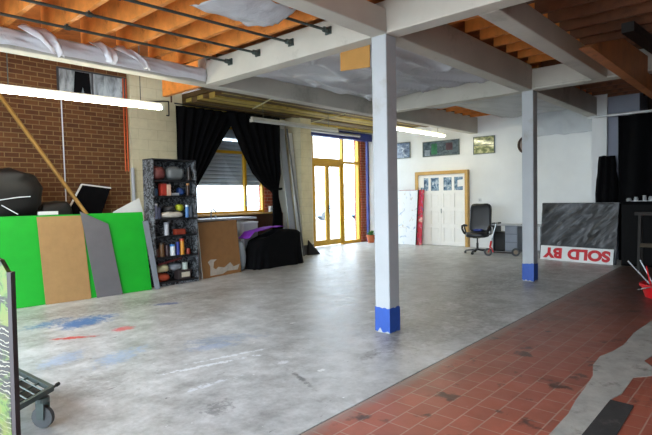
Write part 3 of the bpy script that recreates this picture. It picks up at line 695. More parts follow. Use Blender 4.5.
def cyl_item(name, x, z, r, h, c, label, cat, y=8.36, cap=None, neck=None):
    z += .003
    e = thing(name, (x, y, z), label, cat)
    b = B()
    if neck: b.lathe([(0, 0), (r, 0), (r, h * .62), (neck, h * .78), (neck, h), (0, h)], (x, y, z), 16)
    else: b.lathe([(0, 0), (r, 0), (r, h), (0, h)], (x, y, z), 16)
    b.done('body', mat('item_' + c.strip('#'), c, .4, .08, 14), e, smooth=True)
    if cap: rr = (neck or r) * 1.06; B().lathe([(0, 0), (rr, 0), (rr, .035), (0, .035)], (x, y, z + h), 14).done('cap', mat('item_' + cap.strip('#'), cap, .4, .08, 14), e, smooth=True)
    return e
def box_item(name, x0, x1, z, h, c, label, cat, y0=8.30, y1=8.42, rot=0, bev=.006):
    z += .003
    M = Matrix.Translation(((x0 + x1) / 2, (y0 + y1) / 2, z)) @ Matrix.Rotation(rot, 4, 'Z'); w, d = (x1 - x0) / 2, (y1 - y0) / 2
    return tag(B(M).box(-w, -d, 0, w, d, h).done(name, mat('item_' + c.strip('#'), c, .5, .1, 14), bevel=bev), label, cat)
def soft_item(name, x0, x1, z, h, c, label, cat, seed=0, y=8.40, ry=.11, film=None):
    z += .003
    b = B(); b.blob(((x0 + x1) / 2, y, z + h / 2), ((x1 - x0) / 2, ry, h / 2), .75, .025, 9, seed, 28, 16, z + .001)
    return tag(b.done(name, film or mat('item_' + c.strip('#'), c, .6, .12, 14), smooth=2), label, cat)
soft_item('cloth_bundle', 4.62, 4.86, LV[5], .24, '#5a2a28', 'dull red cloth bundle on the highest shelf', 'cloth', 1)
soft_item('plastic_bag', 4.90, 5.26, LV[5], .25, '#9a9c9c', 'clear plastic bag of odds and ends on the highest shelf', 'bag', 2, film=make_film('grey_bag_film', '#84888a', .1))
cyl_item('bottle', 5.36, LV[5], .035, .2, '#2a2422', 'dark bottle beside the plastic bag on the highest shelf', 'bottle', cap='#1c1a1a')
cyl_item('tub', 4.66, LV[4], .05, .13, '#24405a', 'dark blue tub at the end of the second shelf down', 'tub')
box_item('carton', 4.75, 4.855, LV[4], .22, '#9c3024', 'upright red carton on the second shelf down', 'box')
box_item('carton', 4.86, 4.93, LV[4], .2, '#c8a894', 'pale carton against the red carton on the second shelf down', 'box', 8.28, 8.36)
box_item('tray', 4.95, 5.11, LV[4], .05, '#8a8e96', 'low grey tray on the second shelf down', 'tray')
soft_item('blue_cloth', 5.15, 5.29, LV[4], .15, '#2c4c8c', 'blue cloth heaped on the second shelf down', 'cloth', 4, 8.46, .08)
cyl_item('bottle', 5.33, LV[4], .032, .19, '#3a2418', 'brown bottle with orange cap on the second shelf down', 'bottle', cap='#c88848')
cyl_item('spray_can', 4.64, LV[3], .045, .24, '#8890b0', 'pale blue spray can at the end of the third shelf down', 'can', cap='#d8dce4')
cyl_item('spray_can', 4.72, LV[3], .034, .2, '#3a3c54', 'dark blue can beside the pale blue spray can', 'can')
soft_item('white_cloth', 4.76, 5.22, LV[3], .12, '#bdb6aa', 'off-white cloth spread along the third shelf down', 'cloth', 6)
soft_item('dark_cloth', 4.84, 5.05, LV[3] + .125, .11, '#2a2828', 'dark rag on top of the off-white cloth', 'cloth', 7)
soft_item('yellow_cloth', 5.08, 5.23, LV[3] + .125, .13, '#a2aa24', 'yellow-green rag on the end of the off-white cloth', 'cloth', 9, 8.38, .08)
cyl_item('spray_can', 5.28, LV[3], .034, .2, '#4a78b0', 'mid blue can near the window side of the third shelf down', 'can', y=8.33, cap='#c4d4e4')
cyl_item('spray_can', 5.37, LV[3], .04, .22, '#5c6470', 'grey can closest to the window on the third shelf down', 'can')
cyl_item('bottle', 4.86, LV[2], .045, .2, '#b6b6bc', 'white bottle standing on the fourth shelf down', 'bottle', cap='#8a8a92')
box_item('carton', 5.02, 5.22, LV[2], .10, '#8c3420', 'low red-orange carton on the fourth shelf down', 'box')
for (x, r, h, c, cp, lab) in ((4.66, .04, .14, '#4a2c22', None, 'dark brown jar at the end of the fifth shelf down'), (4.75, .045, .22, '#6a4a2a', '#2a2018', 'tall brown jar on the fifth shelf down'),
    (4.86, .035, .2, '#38262a', None, 'maroon jar beside the white and blue can'), (4.97, .05, .17, '#cfd6dc', '#3a78b8', 'white can with blue lid on the fifth shelf down'),
    (5.08, .034, .24, '#2a3a90', None, 'royal blue tin on the fifth shelf down'), (5.17, .042, .26, '#d08c28', '#c83a20', 'orange can with red lid on the fifth shelf down'),
    (5.30, .04, .1, '#8a3020', None, 'short dark red pot on the fifth shelf down')):
    cyl_item('paint_can', x, LV[1], r, h, c, lab, 'can', cap=cp)
soft_item('yellow_cloth', 4.61, 4.88, LV[0] + .16, .14, '#b8b08a', 'cream cloth on top of the orange bag on the bottom shelf', 'cloth', 11)
soft_item('orange_bag', 4.61, 4.90, LV[0], .14, '#a84428', 'orange-red bag on the bottom shelf', 'bag', 12)
box_item('printed_box', 5.04, 5.30, LV[0], .17, '#3a3030', 'dark printed box with a pale panel on the bottom shelf', 'box', 8.29, 8.45)
tag(B().box(5.10, 8.283, LV[0] + .04, 5.27, 8.289, LV[0] + .13).done('box_card', mat('item_c8c0ac', '#c8c0ac')), 'pale card leaning on the dark printed box', 'card')
soft_item('grey_bag', 4.90, 5.16, LV[0] + .172, .13, '#767a80', 'grey bag above the dark printed box', 'bag', 14, 8.42)
cyl_item('paint_can', 5.22, LV[0] + .171, .055, .13, '#b8c4bc', 'pale green can on the dark printed box', 'can', y=8.37)
b = B(); b.bar((4.63, 8.29, .40), (5.12, 8.31, .48), .02, .03); tag(b.done('red_stick', mat('item_5a2020', '#5a2020', .5)), 'dark red stick propped across the bottom shelf opening', 'stick')

# ------------------------------------------------------------------ under the window
bb = thing('brown_board', (6.16, 8.5, 0), 'brown chipboard panel with a scraped white corner beside the shelving', 'board')
B().prism([(5.64, 8.40, .002), (6.70, 8.55, .002), (6.70, 8.68, 1.115), (5.64, 8.53, 1.10)], (0, .02, 0)).done('board', M_BROWNBOARD, bb)
B().prism([(5.622, 8.398, .002), (5.64, 8.40, .002), (5.64, 8.53, 1.10), (5.622, 8.528, 1.10)], (0, .02, 0)).done('edge_strip', M_WHITE, bb)
random.seed(5)
def bp(u, v): return (5.64 + 1.06 * u, 8.40 + .15 * u + .13 * v - .003, .002 + 1.105 * v)
pts = [(.18, .03), (.5, .03), (.62, .07), (.9, .06), (.97, .16), (.8, .13), (.72, .22), (.55, .14), (.40, .17), (.33, .13), (.27, .17), (.30, .27), (.38, .31), (.22, .32), (.15, .28), (.2, .2)]
o_ = B().prism([bp(*p) for p in pts], (0, .002, 0)).done('scraped_patch', mat('scraped_white', '#b9b0a4', .8, .2, 9), bb); o_['label'] = 'scraped white patch'
un = thing('white_worktop_unit', (6.85, 9.5, 0), 'white worktop unit below the shuttered window', 'cabinet')
B().box(6.0, 9.25, 0, 7.68, 9.80, 1.03).done('carcass', M_WHITEPL, un, bevel=.01)
B().box(5.95, 9.2, 1.09, 7.70, 9.82, 1.13).done('worktop', M_LGREY, un, bevel=.006)
B().box(6.0, 9.3, 1.03, 7.2, 9.8, 1.09).done('rail', M_BROWNPANEL, un)
tp = thing('tap', (6.65, 9.4, 1.13), 'small bent metal tap on the white worktop', 'tap')
b = B(); b.path([(6.60, 9.45, 1.13), (6.60, 9.45, 1.30), (6.65, 9.42, 1.34), (6.70, 9.40, 1.28)], .014); b.done('spout', M_CHROME, tp, smooth=True); b = B(); b.tube((6.72, 9.45, 1.13), (6.72, 9.45, 1.2), .02); b.done('valve', M_CHROME, tp, smooth=True)
wb = thing('white_crate', (7.5, 9.0, 0), 'pale box standing between the brown board and the covered sofa', 'box')
B().box(7.2, 9.07, 0, 7.62, 9.185, 1.0).done('body', M_LGREY, wb, bevel=.01); B().box(7.19, 9.06, 1.0, 7.63, 9.188, 1.03).done('lid', M_WHITEPL, wb, bevel=.004)
# covered sofa
sf = thing('covered_sofa', (7.75, 8.9, 0), 'low sofa hidden under a black cloth', 'sofa')
b = B()
def f(u, v):
    th = u * 2 * math.pi; e = .42; sg = lambda a: math.copysign(abs(a) ** e, a)
    rx, ry = .76, .29; x = sg(math.cos(th)); y = sg(math.sin(th))
    if v < .62:
        t_ = v / .62; k = 1.0 - .10 * t_; z = t_ * .70; fold = .03 * math.sin(th * 13 + 2 * nz(th, 1)) * (1 - t_)
    else:
        t_ = (v - .62) / .38; k = .90 * math.cos(t_ * math.pi / 2) ** .55; z = .70 + .14 * math.sin(t_ * math.pi / 2); fold = 0
    px, py = 7.77 + x * rx * k + fold * x, 8.71 + y * ry * k + fold * y
    hgt = 1 - .20 * max(0, -x) * (z / .84)
    hgt *= 1 + .05 * nz(px * 2, py * 2, 4)
    return (px + .13 * max(0, z - .3), py + .02 * nz(px * 3, z * 4, 2), z * hgt + .004)
b.grid(f, 72, 30); bmesh.ops.remove_doubles(b.bm, verts=b.bm.verts[:], dist=.002); b.done('black_cover', M_BLACKCLOTH, sf, smooth=2)
def f(u, v):
    x = 6.98 + u * 1.15; y = 8.60 + v * .38 + .10 * u * (1 - v)
    z = .76 + .10 * min(1, u * 1.6) + .03 * abs(nz(x * 5, y * 4, 3)) - .16 * max(0, .14 - u) * 5
    return (x, y, z + .03)
tag(B().grid(f, 50, 24).done('purple_blanket', M_PURPLE, smooth=2, solid=.012), 'purple blanket lying over the back of the covered sofa', 'blanket')
b = B(); b.blob((6.84, 8.76, .33), (.09, .13, .34), .6, .04, 4, 21, 24, 16, .003); tag(b.done('grey_sack', mat('grey_sack', '#8c9296', .6, .1, 8), smooth=2), 'pale grey sack between the brown board and the covered sofa', 'sack')
# leaning planks beside the pier
def plank(xb, xt, yb, yt, w, h, th, m, label):
    tag(B().hexa([(xb, yb, 0), (xb + w, yb, 0), (xb + w, yb + th, 0), (xb, yb + th, 0), (xt, yt, h), (xt + w, yt, h), (xt + w, yt + th, h), (xt, yt + th, h)]).done('leaning_plank', m, bevel=.004), label, 'plank')
plank(9.36, 9.22, 9.72, 10.02, .20, 3.42, .03, M_LGREY, 'wide pale plank leaning beside the copper pipes')
plank(9.44, 9.40, 9.52, 9.86, .16, 3.3, .03, mat('white_plank', '#c6c8c8', .6, .06), 'white plank leaning against the cream pier')
plank(9.52, 9.30, 9.47, 9.80, .05, 3.4, .02, mat('grey_lath', '#5c5e60', .6), 'thin dark lath slanting across the pale planks')
b = B(); b.prism([(9.72, 9.50, .003), (10.12, 9.42, .003), (10.06, 9.48, .12), (9.80, 9.55, .40)], (0, .03, 0)); tag(b.done('black_offcut', M_BLACKPLASTIC), 'black triangular offcut propped at the foot of the cream pier', 'offcut')

# ------------------------------------------------------------------ far corner: plant, poles, paintings
pp = thing('potted_plant', (13.75, 10.42, 0), 'small green plant in a terracotta pot by the yellow door', 'plant')
px, py = 13.62, 10.33
B().lathe([(0, 0), (.10, 0), (.145, .22), (.16, .22), (.16, .26), (.13, .26), (.12, .2), (0, .2)], (px, py, 0), 20).done('pot', M_TERRA, pp, smooth=True)
random.seed(3); b = B()
for k in range(38):
    a = random.uniform(0, 6.28); t_ = random.uniform(.15, 1.1); L = random.uniform(.12, .26); c0 = Vector((px, py, .22)); d = Vector((math.cos(a) * math.sin(t_), math.sin(a) * math.sin(t_), math.cos(t_)))
    s_ = d.cross(Vector((0, 0, 1))).normalized() * .03; m_ = c0 + d * L * .65; e_ = c0 + d * L - Vector((0, 0, .02))
    b.F([b.V(c0), b.V(m_ + s_), b.V(e_), b.V(m_ - s_)])
b.done('foliage', M_LEAF, pp, solid=.003)
tag(B().tube((13.66, 9.98, 0), (13.92, 10.25, 3.1), .03, 10).done('white_pole', M_WHITE, smooth=True), 'white pole leaning in the far corner behind the near column', 'pole')
tag(B().tube((13.80, 10.16, 0), (13.94, 10.36, 3.0), .025, 10).done('dark_pole', mat('dark_pole', '#6a5640', .6), smooth=True), 'brown pole leaning in the far corner behind the near column', 'pole')
def splash(name, base_, cols, sc_, th=.56):
    t = NT(name); c = col(base_)
    out = t.mix(base_, base_, 0.0)
    for k, cc in enumerate(cols):
        f1 = t.noise(sc_ * (1 + .3 * k), 5, vec=t.mapping(loc=(k * 3.7, k * 1.3, k * 2.1)), dist=1.0)
        out = t.mix(out, cc, t.math('MULTIPLY', t.math('SUBTRACT', f1, th), 12, True))
    t.base(out); t.rough(.5); return t.m
cv = thing('white_canvas', (13.7, 9.0, 0), 'white abstract canvas with blue splashes leaning by the panelled door', 'painting')
B().hexa([(13.62, 9.75, 0), (13.62, 8.56, 0), (13.655, 8.56, 0), (13.655, 9.75, 0), (13.80, 9.75, 1.73), (13.80, 8.56, 1.73), (13.835, 8.56, 1.73), (13.835, 9.75, 1.73)]).done('stretcher', mat('dark_canvas_edge', '#2c2428', .6), cv)
B().hexa([(13.612, 9.74, .005), (13.612, 8.58, .005), (13.62, 8.58, .005), (13.62, 9.74, .005), (13.79, 9.74, 1.725), (13.79, 8.58, 1.725), (13.80, 8.58, 1.725), (13.80, 9.74, 1.725)]).done('painted_face', splash('blue_splash_paint', '#e6eaee', ['#7890b8', '#a8bcd4', '#c8c0b4'], 3.2, .60), cv)
rc = thing('red_canvas', (13.78, 8.6, 0), 'red and pink painting showing past the white canvas', 'painting')
B().hexa([(13.66, 9.3, 0), (13.66, 8.40, 0), (13.69, 8.40, 0), (13.69, 9.3, 0), (13.842, 9.3, 1.74), (13.842, 8.38, 1.74), (13.86, 8.38, 1.74), (13.86, 9.3, 1.74)]).done('painted_face', splash('red_pattern_paint', '#c42038', ['#d84a90', '#e8b8b0', '#2a60a0', '#7a1428', '#2a6a4c'], 3.4, .57), rc)

# ------------------------------------------------------------------ clock, switch
ck = thing('wall_clock', (13.98, 5.22, 2.58), 'round dark-rimmed clock on the white end wall, half hidden by the far column', 'clock')
B().lathe([(.20, 0), (.24, .01), (.25, .05), (.215, .06), (.195, .035), (.195, .01)], (13.99, 5.215, 2.89), 40, (-1, 0, 0)).done('rim', mat('dark_red_wood', '#3a201c', .4), ck, smooth=True)
B().lathe([(0, .0), (.20, .0), (.20, .03), (0, .03)], (13.99, 5.215, 2.89), 40, (-1, 0, 0)).done('dial', mat('clock_dial', '#8a7a70', .5), ck)
b = B(); b.bar((13.955, 5.215, 2.89), (13.955, 5.215, 3.03), .012, .004, (1, 0, 0)); b.bar((13.955, 5.215, 2.89), (13.955, 5.115, 2.85), .014, .004, (1, 0, 0)); b.done('hand', M_BLACKPLASTIC, ck)
sw = thing('light_switch', (13.99, 6.6, 1.35), 'small white switch plate on the end wall above the office chair', 'switch')
B().box(13.985, 6.55, 1.34, 14.0, 6.64, 1.44).done('plate', M_WHITEPL, sw, bevel=.003); B().box(13.978, 6.58, 1.37, 13.985, 6.61, 1.41).done('rocker', M_LGREY, sw)

# ------------------------------------------------------------------ office chair
CH = Matrix.Translation((12.5, 5.97, 0)) @ Matrix.Rotation(math.radians(8), 4, 'Z')        # faces -X
oc = thing('office_chair', (12.5, 5.97, 0), 'black leather office chair with armrests before the white end wall', 'chair')
b = B(CH)
def f(u, v):
    return None
b.blob((0, 0, .50), (.27, .27, .075), .45, .012, 5, 1, 32, 14); b.done('seat', M_LEATHER, oc, smooth=2)
Mb = CH @ Matrix.Translation((.24, 0, .56)) @ Matrix.Rotation(math.radians(9), 4, 'Y')
b = B(Mb); b.blob((0, 0, .37), (.08, .285, .385), .36, .014, 5, 2, 32, 20); b.done('backrest', M_LEATHER, oc, smooth=2)
for s_ in (-1, 1):
    b = B(CH); b.path([(.12, s_ * .26, .50), (.10, s_ * .33, .52), (.02, s_ * .35, .66), (.0, s_ * .35, .72)], .02, 8)
    ar = b.done('armrest', M_BLACKPLASTIC, oc, smooth=True)
    b = B(CH); b.path([(.18, s_ * .35, .72), (.0, s_ * .35, .745), (-.16, s_ * .35, .73), (-.2, s_ * .34, .66), (-.14, s_ * .31, .55), (-.05, s_ * .26, .50)], .028, 10); b.done('arm_pad', M_BLACKPLASTIC, ar, smooth=True)
b = B(CH); b.tube((0, 0, .1), (0, 0, .28), .03); b.tube((0, 0, .28), (0, 0, .43), .02); b.box(-.12, -.08, .41, .12, .08, .44); b.done('gas_post', M_BLACKPLASTIC, oc, smooth=True)
for k in range(5):
    a = k * 2 * math.pi / 5 + .5; d = Vector((math.cos(a), math.sin(a), 0))
    b = B(CH); b.hexa([d * .03 + Vector((-d.y, d.x, 0)) * .03 + Vector((0, 0, .09)), d * .03 - Vector((-d.y, d.x, 0)) * .03 + Vector((0, 0, .09)), d * .31 - Vector((-d.y, d.x, 0)) * .018 + Vector((0, 0, .065)), d * .31 + Vector((-d.y, d.x, 0)) * .018 + Vector((0, 0, .065)),
        d * .03 + Vector((-d.y, d.x, 0)) * .03 + Vector((0, 0, .135)), d * .03 - Vector((-d.y, d.x, 0)) * .03 + Vector((0, 0, .135)), d * .31 - Vector((-d.y, d.x, 0)) * .018 + Vector((0, 0, .09)), d * .31 + Vector((-d.y, d.x, 0)) * .018 + Vector((0, 0, .09))])
    lg = b.done('leg', M_BLACKPLASTIC, oc)
    t_ = Vector((-d.y, d.x, 0)); c_ = d * .31 + Vector((0, 0, .032))
    b = B(CH); b.tube(c_ - t_ * .025, c_ + t_ * .025, .032, 14); b.done('caster', M_BLACKPLASTIC, lg, smooth=True)
tag(B(CH).box(-.02, -.10, .592, .14, .1, .64).done('blue_pad', mat('blue_pad', '#3a4a98', .7), bevel=.015), 'small blue pad lying on the office chair seat', 'pad')

# ------------------------------------------------------------------ scooter
A_, Z_ = Vector((12.12, 5.50, 0)), Vector((12.42, 4.92, 0)); dd = (Z_ - A_).normalized(); nn = Vector((-dd.y, dd.x, 0)); UZ = Vector((0, 0, 1))
scoo = thing('kick_scooter', tuple((A_ + Z_) / 2), 'child kick scooter with red front fork beside the office chair', 'scooter')
for c_ in (A_, Z_):
    c1 = c_ + UZ * .101
    b = B(); b.lathe([(.055, -.02), (.09, -.025), (.10, -.012), (.10, .012), (.09, .025), (.055, .02)], c1, 24, nn)
    w_ = b.done('wheel', M_RUBBER, scoo, smooth=True)
    b = B(); b.lathe([(0, -.018), (.058, -.018), (.058, .018), (0, .018)], c1, 20, nn); b.done('hub', mat('wheel_hub', '#8a7a68', .5), w_, smooth=True)
b = B(); b.bar(A_ + dd * .12 + UZ * .10, Z_ - dd * .08 + UZ * .08, .10, .025); b.done('deck', mat('scooter_deck', '#3a3030', .6), scoo, bevel=.006)
b = B(); b.bar(A_ + dd * .12 + UZ * .10, A_ + dd * .05 + UZ * .25, .035, .035)
b.tube(A_ + nn * .035 + UZ * .10, A_ + dd * .05 + nn * .035 + UZ * .24, .011); b.tube(A_ - nn * .035 + UZ * .10, A_ + dd * .05 - nn * .035 + UZ * .24, .011)
b.tube(A_ + dd * .045 + UZ * .22, A_ + dd * .075 + UZ * .38, .026); b.done('fork', M_RED, scoo, smooth=True)
top = A_ + dd * .20 + UZ * .83
b = B(); b.tube(A_ + dd * .075 + UZ * .38, top, .015); b.done('steering_tube', M_CHROME, scoo, smooth=True)
b = B(); h_ = (nn * .8 + dd * .6).normalized(); b.tube(top - h_ * .16, top + h_ * .16, .012); hb = b.done('handlebar', M_BLACKPLASTIC, scoo, smooth=True)
for s_ in (-1, 1): b = B(); b.tube(top + h_ * .08 * s_, top + h_ * .18 * s_, .02); b.done('grip', M_BLACKPLASTIC, hb, smooth=True)

# ------------------------------------------------------------------ desk behind the scooter
dk = thing('grey_desk', (13.5, 5.35, 0), 'small grey desk against the end wall behind the scooter', 'desk')
B().box(13.25, 4.55, .70, 13.85, 5.93, .73).done('top', M_LGREY, dk, bevel=.004)
B().box(13.3, 5.22, 0, 13.8, 5.56, .70).done('pedestal', mat('desk_grey', '#7c828c', .5, .06), dk, bevel=.005)
for z in (.05, .27, .49): B().box(13.285, 5.235, z, 13.3, 5.545, z + .19).done('drawer_front', mat('desk_grey2', '#8f96a2', .5, .06), dk, bevel=.004)
for y in (5.88, 4.6): B().box(13.3, y, 0, 13.8, y + .03, .70).done('leg', mat('desk_leg', '#5a5e64', .5), dk)
tag(B().box(13.32, 5.58, 0.002, 13.75, 5.86, .52).done('black_box', M_BLACKPLASTIC, bevel=.02), 'black box pushed under the grey desk', 'box')

# ------------------------------------------------------------------ wrapped board and upside-down sign
S0, S1 = Vector((12.17, 4.245, 0)), Vector((11.93, 2.66, 0)); U = (S1 - S0); W = U.length; U.normalize(); N = Vector((-abs(U.y), 0, 0)); N = Vector((U.y, -U.x, 0)); N = N if N.x < 0 else -N
bd = thing('wrapped_board', tuple((S0 + S1) / 2 - N * .25), 'dark board wrapped in grey polythene standing behind the upturned sign', 'board')
def P3(u, z, back): return S0 + U * u - N * back + UZ * z
M_WRAP = None
t = NT('wrinkled_grey_wrap'); mp_ = t.n('Mapping', vector_type='TEXTURE'); mp_.inputs['Scale'].default_value = (1, 3.2, .5); mp_.inputs['Rotation'].default_value = (math.radians(-42), 0, 0); t.l(t.tc.outputs['Object'], mp_.inputs['Vector'])
fw_ = t.noise(2.4, 6, vec=mp_.outputs['Vector'], dist=.5); t.base(t.ramp(fw_, [(.35, '#1c1d20'), (.52, '#3c3e42'), (.66, '#6c7076')])); t.rough(.3); t.bump(fw_, .9, .05); M_WRAP = t.m  # diagonal sheen on the folds is painted into the wrap colour
b = B(); b.hexa([P3(-.05, 0, .10), P3(W + .02, 0, .10), P3(W + .02, 0, .14), P3(-.05, 0, .14), P3(-.05, 1.30, .26), P3(W + .02, 1.30, .26), P3(W + .02, 1.30, .30), P3(-.05, 1.30, .30)]); b.done('board', mat('board_core', '#3a3a3c', .7), bd)
def f(u, v):
    x = -.06 + u * (W + .09); z = .01 + v * 1.305; wr = .012 + .028 * abs(nz(x * 2.2 + z * 2.4, (z - x) * 5.5, 4)) + .012 * nz(x * 4, z * 9, 6)
    return P3(x, z, .10 + .16 * v - max(.006, wr))
b = B(); b.grid(f, 60, 44); b.done('polythene_wrap', M_WRAP, bd, smooth=2, solid=.002)
b = B(); b.hexa([P3(-.06, 1.302, .245), P3(W + .03, 1.302, .245), P3(W + .03, 1.302, .305), P3(-.06, 1.302, .305), P3(-.06, 1.325, .245), P3(W + .03, 1.325, .245), P3(W + .03, 1.325, .305), P3(-.06, 1.325, .305)]); b.done('top_edge', mat('grey_edge', '#6c6e70', .6), bd)
sg_ = thing('sold_sign', tuple((S0 + S1) / 2), 'white sign board standing upside down, with red lettering', 'sign')
b = B(); b.hexa([P3(0, .004, 0), P3(W, .004, 0), P3(W, .004, .012), P3(0, .004, .012), P3(0, .33, .05), P3(W, .33, .05), P3(W, .33, .062), P3(0, .33, .062)]); b.done('board', mat('sign_white', '#eceeee', .4, .02), sg_)
cu = bpy.data.curves.new('sign_text', 'FONT'); cu.body = 'SOLD BY'; cu.size = 1; cu.extrude = .01; cu.offset = .012; cu.bevel_depth = .042; cu.bevel_resolution = 0; cu.space_word = 1.25
to = bpy.data.objects.new('sign_text', cu); COL.objects.link(to); bpy.context.view_layer.update()
me = bpy.data.meshes.new_from_object(to.evaluated_get(bpy.context.evaluated_depsgraph_get())); bpy.data.objects.remove(to)
xs = [v.co.x for v in me.vertices]; ys = [v.co.y for v in me.vertices]; x0, x1, y0, y1 = min(xs), max(xs), min(ys), max(ys)
tilt = (P3(0, .33, .05) - P3(0, .004, 0)).normalized()
for v in me.vertices:
    u = (v.co.x - x0) / (x1 - x0); h = (v.co.y - y0) / (y1 - y0)
    p = P3(0, .004, 0) + U * (W - .06 - u * (W - .12)) + tilt * (.29 - h * .245) + N * (.002 + (v.co.z + .01) * .1)
    v.co = p - Vector(sg_['_o'])
bm_ = bmesh.new(); bm_.from_mesh(me); bmesh.ops.remove_doubles(bm_, verts=bm_.verts[:], dist=1e-5); bm_.verts.ensure_lookup_table(); left_ = set(bm_.verts)
while left_:                                                        # one mesh per letter
    st = [left_.pop()]; isl = set(st)
    while st:
        for ed in st.pop().link_edges:
            for w_ in ed.verts:
                if w_ not in isl: isl.add(w_); left_.discard(w_); st.append(w_)
    vs_ = list(isl); ix = {v: k for k, v in enumerate(vs_)}; lm = bpy.data.meshes.new('letter')
    lm.from_pydata([v.co[:] for v in vs_], [], [[ix[v] for v in fc.verts] for fc in bm_.faces if fc.verts[0] in isl])
    lo_ = bpy.data.objects.new('letter', lm); COL.objects.link(lo_); lo_.parent = sg_; lm.materials.append(mat('sign_red', '#d01a28', .4, .03)); lo_['label'] = 'red upside-down letter'
bm_.free()

# ------------------------------------------------------------------ black drapes and the dark side
dc = thing('black_drape', (12.72, .6, 0), 'floor-length black drape hanging from the white pipe', 'curtain')
def f(u, v):
    y = 2.74 - u * 5.1; z = 3.235 - v * 3.22
    return (12.74 + .07 * math.sin(u * 62 + v) + .03 * nz(y * 3, z, 2), y + .05 * v * (1 - u) * 0, z)
B().grid(f, 150, 24).done('cloth', M_BLACKCLOTH, dc, smooth=2, solid=.004)
tag(B().tube((12.66, 3.34, 3.262), (12.66, -2.6, 3.262), .028, 10).done('white_pipe', M_WHITEPL, smooth=True), 'white pipe carrying the black drape, level with the beams', 'pipe')
def f(u, v):
    z = 2.38 - v * 1.55; half = .17 + .07 * min(1, v * 2.2) + .02 * nz(v * 6, 3); a = (u - .5) * 2
    return (12.97 - .10 * math.sqrt(max(0, 1 - a * a)) - .03 * math.sin(a * 9 + v * 3), 3.02 + a * -half, z + .03 * nz(u * 4, 2))
tag(B().grid(f, 36, 24).done('black_coat', M_BLACKCLOTH, smooth=2, solid=.006), 'black cloth hanging on the pier behind the wrapped board', 'cloth')
cb = thing('black_cabinet', (12.25, 1.4, 0), 'low black cabinet in front of the black drape', 'cabinet')
B().box(12.0, .2, 0, 12.52, 2.52, 1.32).done('carcass', M_BLACKCLOTH, cb, bevel=.01)
B().box(11.96, .18, 1.32, 12.55, 2.54, 1.35).done('top', M_BLACKCLOTH, cb, bevel=.005)
M_CABD = mat('cabinet_black', '#0b0b0c', .7, .1, 6, spec=.15)
for y in (.22, .99, 1.76): B().box(11.985, y, .05, 12.0, y + .75, 1.28).done('door', M_CABD, cb, bevel=.004)
M_JAR = mat('pale_jar_glass', '#a4a8aa', .15, .15, 20)
for (y, r, h, nm, lab, cat) in ((2.40, .045, .07, 'glass_bowl', 'tiny pale bowl nearest the wrapped board on the black cabinet', 'bowl'), (2.27, .04, .09, 'glass_jar', 'low glass jar beside the tiny bowl on the black cabinet', 'jar'), (2.12, .035, .12, 'glass_jar', 'taller glass jar in the middle of the black cabinet', 'jar'),
    (2.0, .05, .10, 'glass_tumbler', 'wide tumbler on the black cabinet past the taller jar', 'tumbler'), (1.86, .04, .16, 'glass_bottle', 'tall pale bottle on the black cabinet', 'bottle'), (1.74, .05, .13, 'glass_mug', 'pale mug at the far end of the row on the black cabinet', 'mug')):
    e = thing(nm, (12.1, y, 1.35), lab, cat); B().lathe([(0, 0), (r, 0), (r * 1.1, h * .6), (r * .8, h * .85), (r * .9, h), (r * .75, h), (r * .7, h * .8), (0, .01)], (12.1, y, 1.35), 14).done('body', M_JAR, e, smooth=True)
tag(B().box(12.02, 1.55, 1.351, 12.07, 2.36, 1.362).done('white_ruler', M_WHITEPL), 'thin white strip along the front of the black cabinet top', 'strip')
# wooden trestle
tr = thing('wooden_trestle', (11.1, 1.8, 0), 'dim wooden trestle standing before the black cabinet', 'trestle')
M_TR = mat('dim_wood', '#1e1813', .7, .2, 6)
for (y, s_) in ((2.02, 1), (1.45, -1)):
    b = B(); b.bar((11.0, y, 0), (11.12, y, 1.1), .05, .05); b.done('leg', M_TR, tr); b = B(); b.bar((11.35, y, 0), (11.16, y, 1.1), .05, .05); b.done('leg', M_TR, tr)
B().box(11.06, 1.38, 1.1, 11.2, 2.10, 1.16).done('top_rail', M_TR, tr); B().box(11.03, 1.48, .50, 11.06, 2.0, .57).done('cross_rail', mat('ochre_wood', '#3a2e18', .7), tr)
# red tub with a bag of tools
RT = Vector((8.70, 1.27, 0))
tub = thing('red_tub', tuple(RT), 'red plastic tub on the tiles at the edge of the dark corner', 'tub')
B().lathe([(0, 0), (.24, 0), (.29, .16), (.315, .16), (.315, .20), (.285, .20), (.23, .02), (0, .02)], RT, 32).done('body', M_RED, tub, smooth=True)
b = B(); b.path([RT + Vector((.325 * math.cos(a), .325 * math.sin(a), .19 - .1 * math.sin((a - .3) / 2.5 * math.pi))) for a in [.3 + k * .25 for k in range(11)]], .008, 6); b.done('handle', M_CHROME, tub, smooth=True)
b = B(); b.blob(RT + Vector((.02, -.04, .26)), (.20, .14, .17), .8, .06, 5, 4, 30, 18); tag(b.done('tool_bag', M_CLEARFILM, smooth=2), 'crumpled clear plastic bag of tools in the red tub', 'bag')
for (p, q, r_, m_, lab) in (((.0, .08, .06), (.02, .47, .50), .013, M_CHROME, 'bright metal rod slanting out of the red tub towards the sign'), ((-.10, .13, .06), (-.15, .20, .46), .011, M_RED, 'thin red rod sticking out of the red tub'), ((.06, .09, .06), (.2, .34, .50), .012, M_CHROME, 'metal rod slanting out of the red tub towards the cabinet')):
    tag(B().tube(RT + Vector(p), RT + Vector(q), r_, 8).done('tool_rod', m_, smooth=True), lab, 'rod')

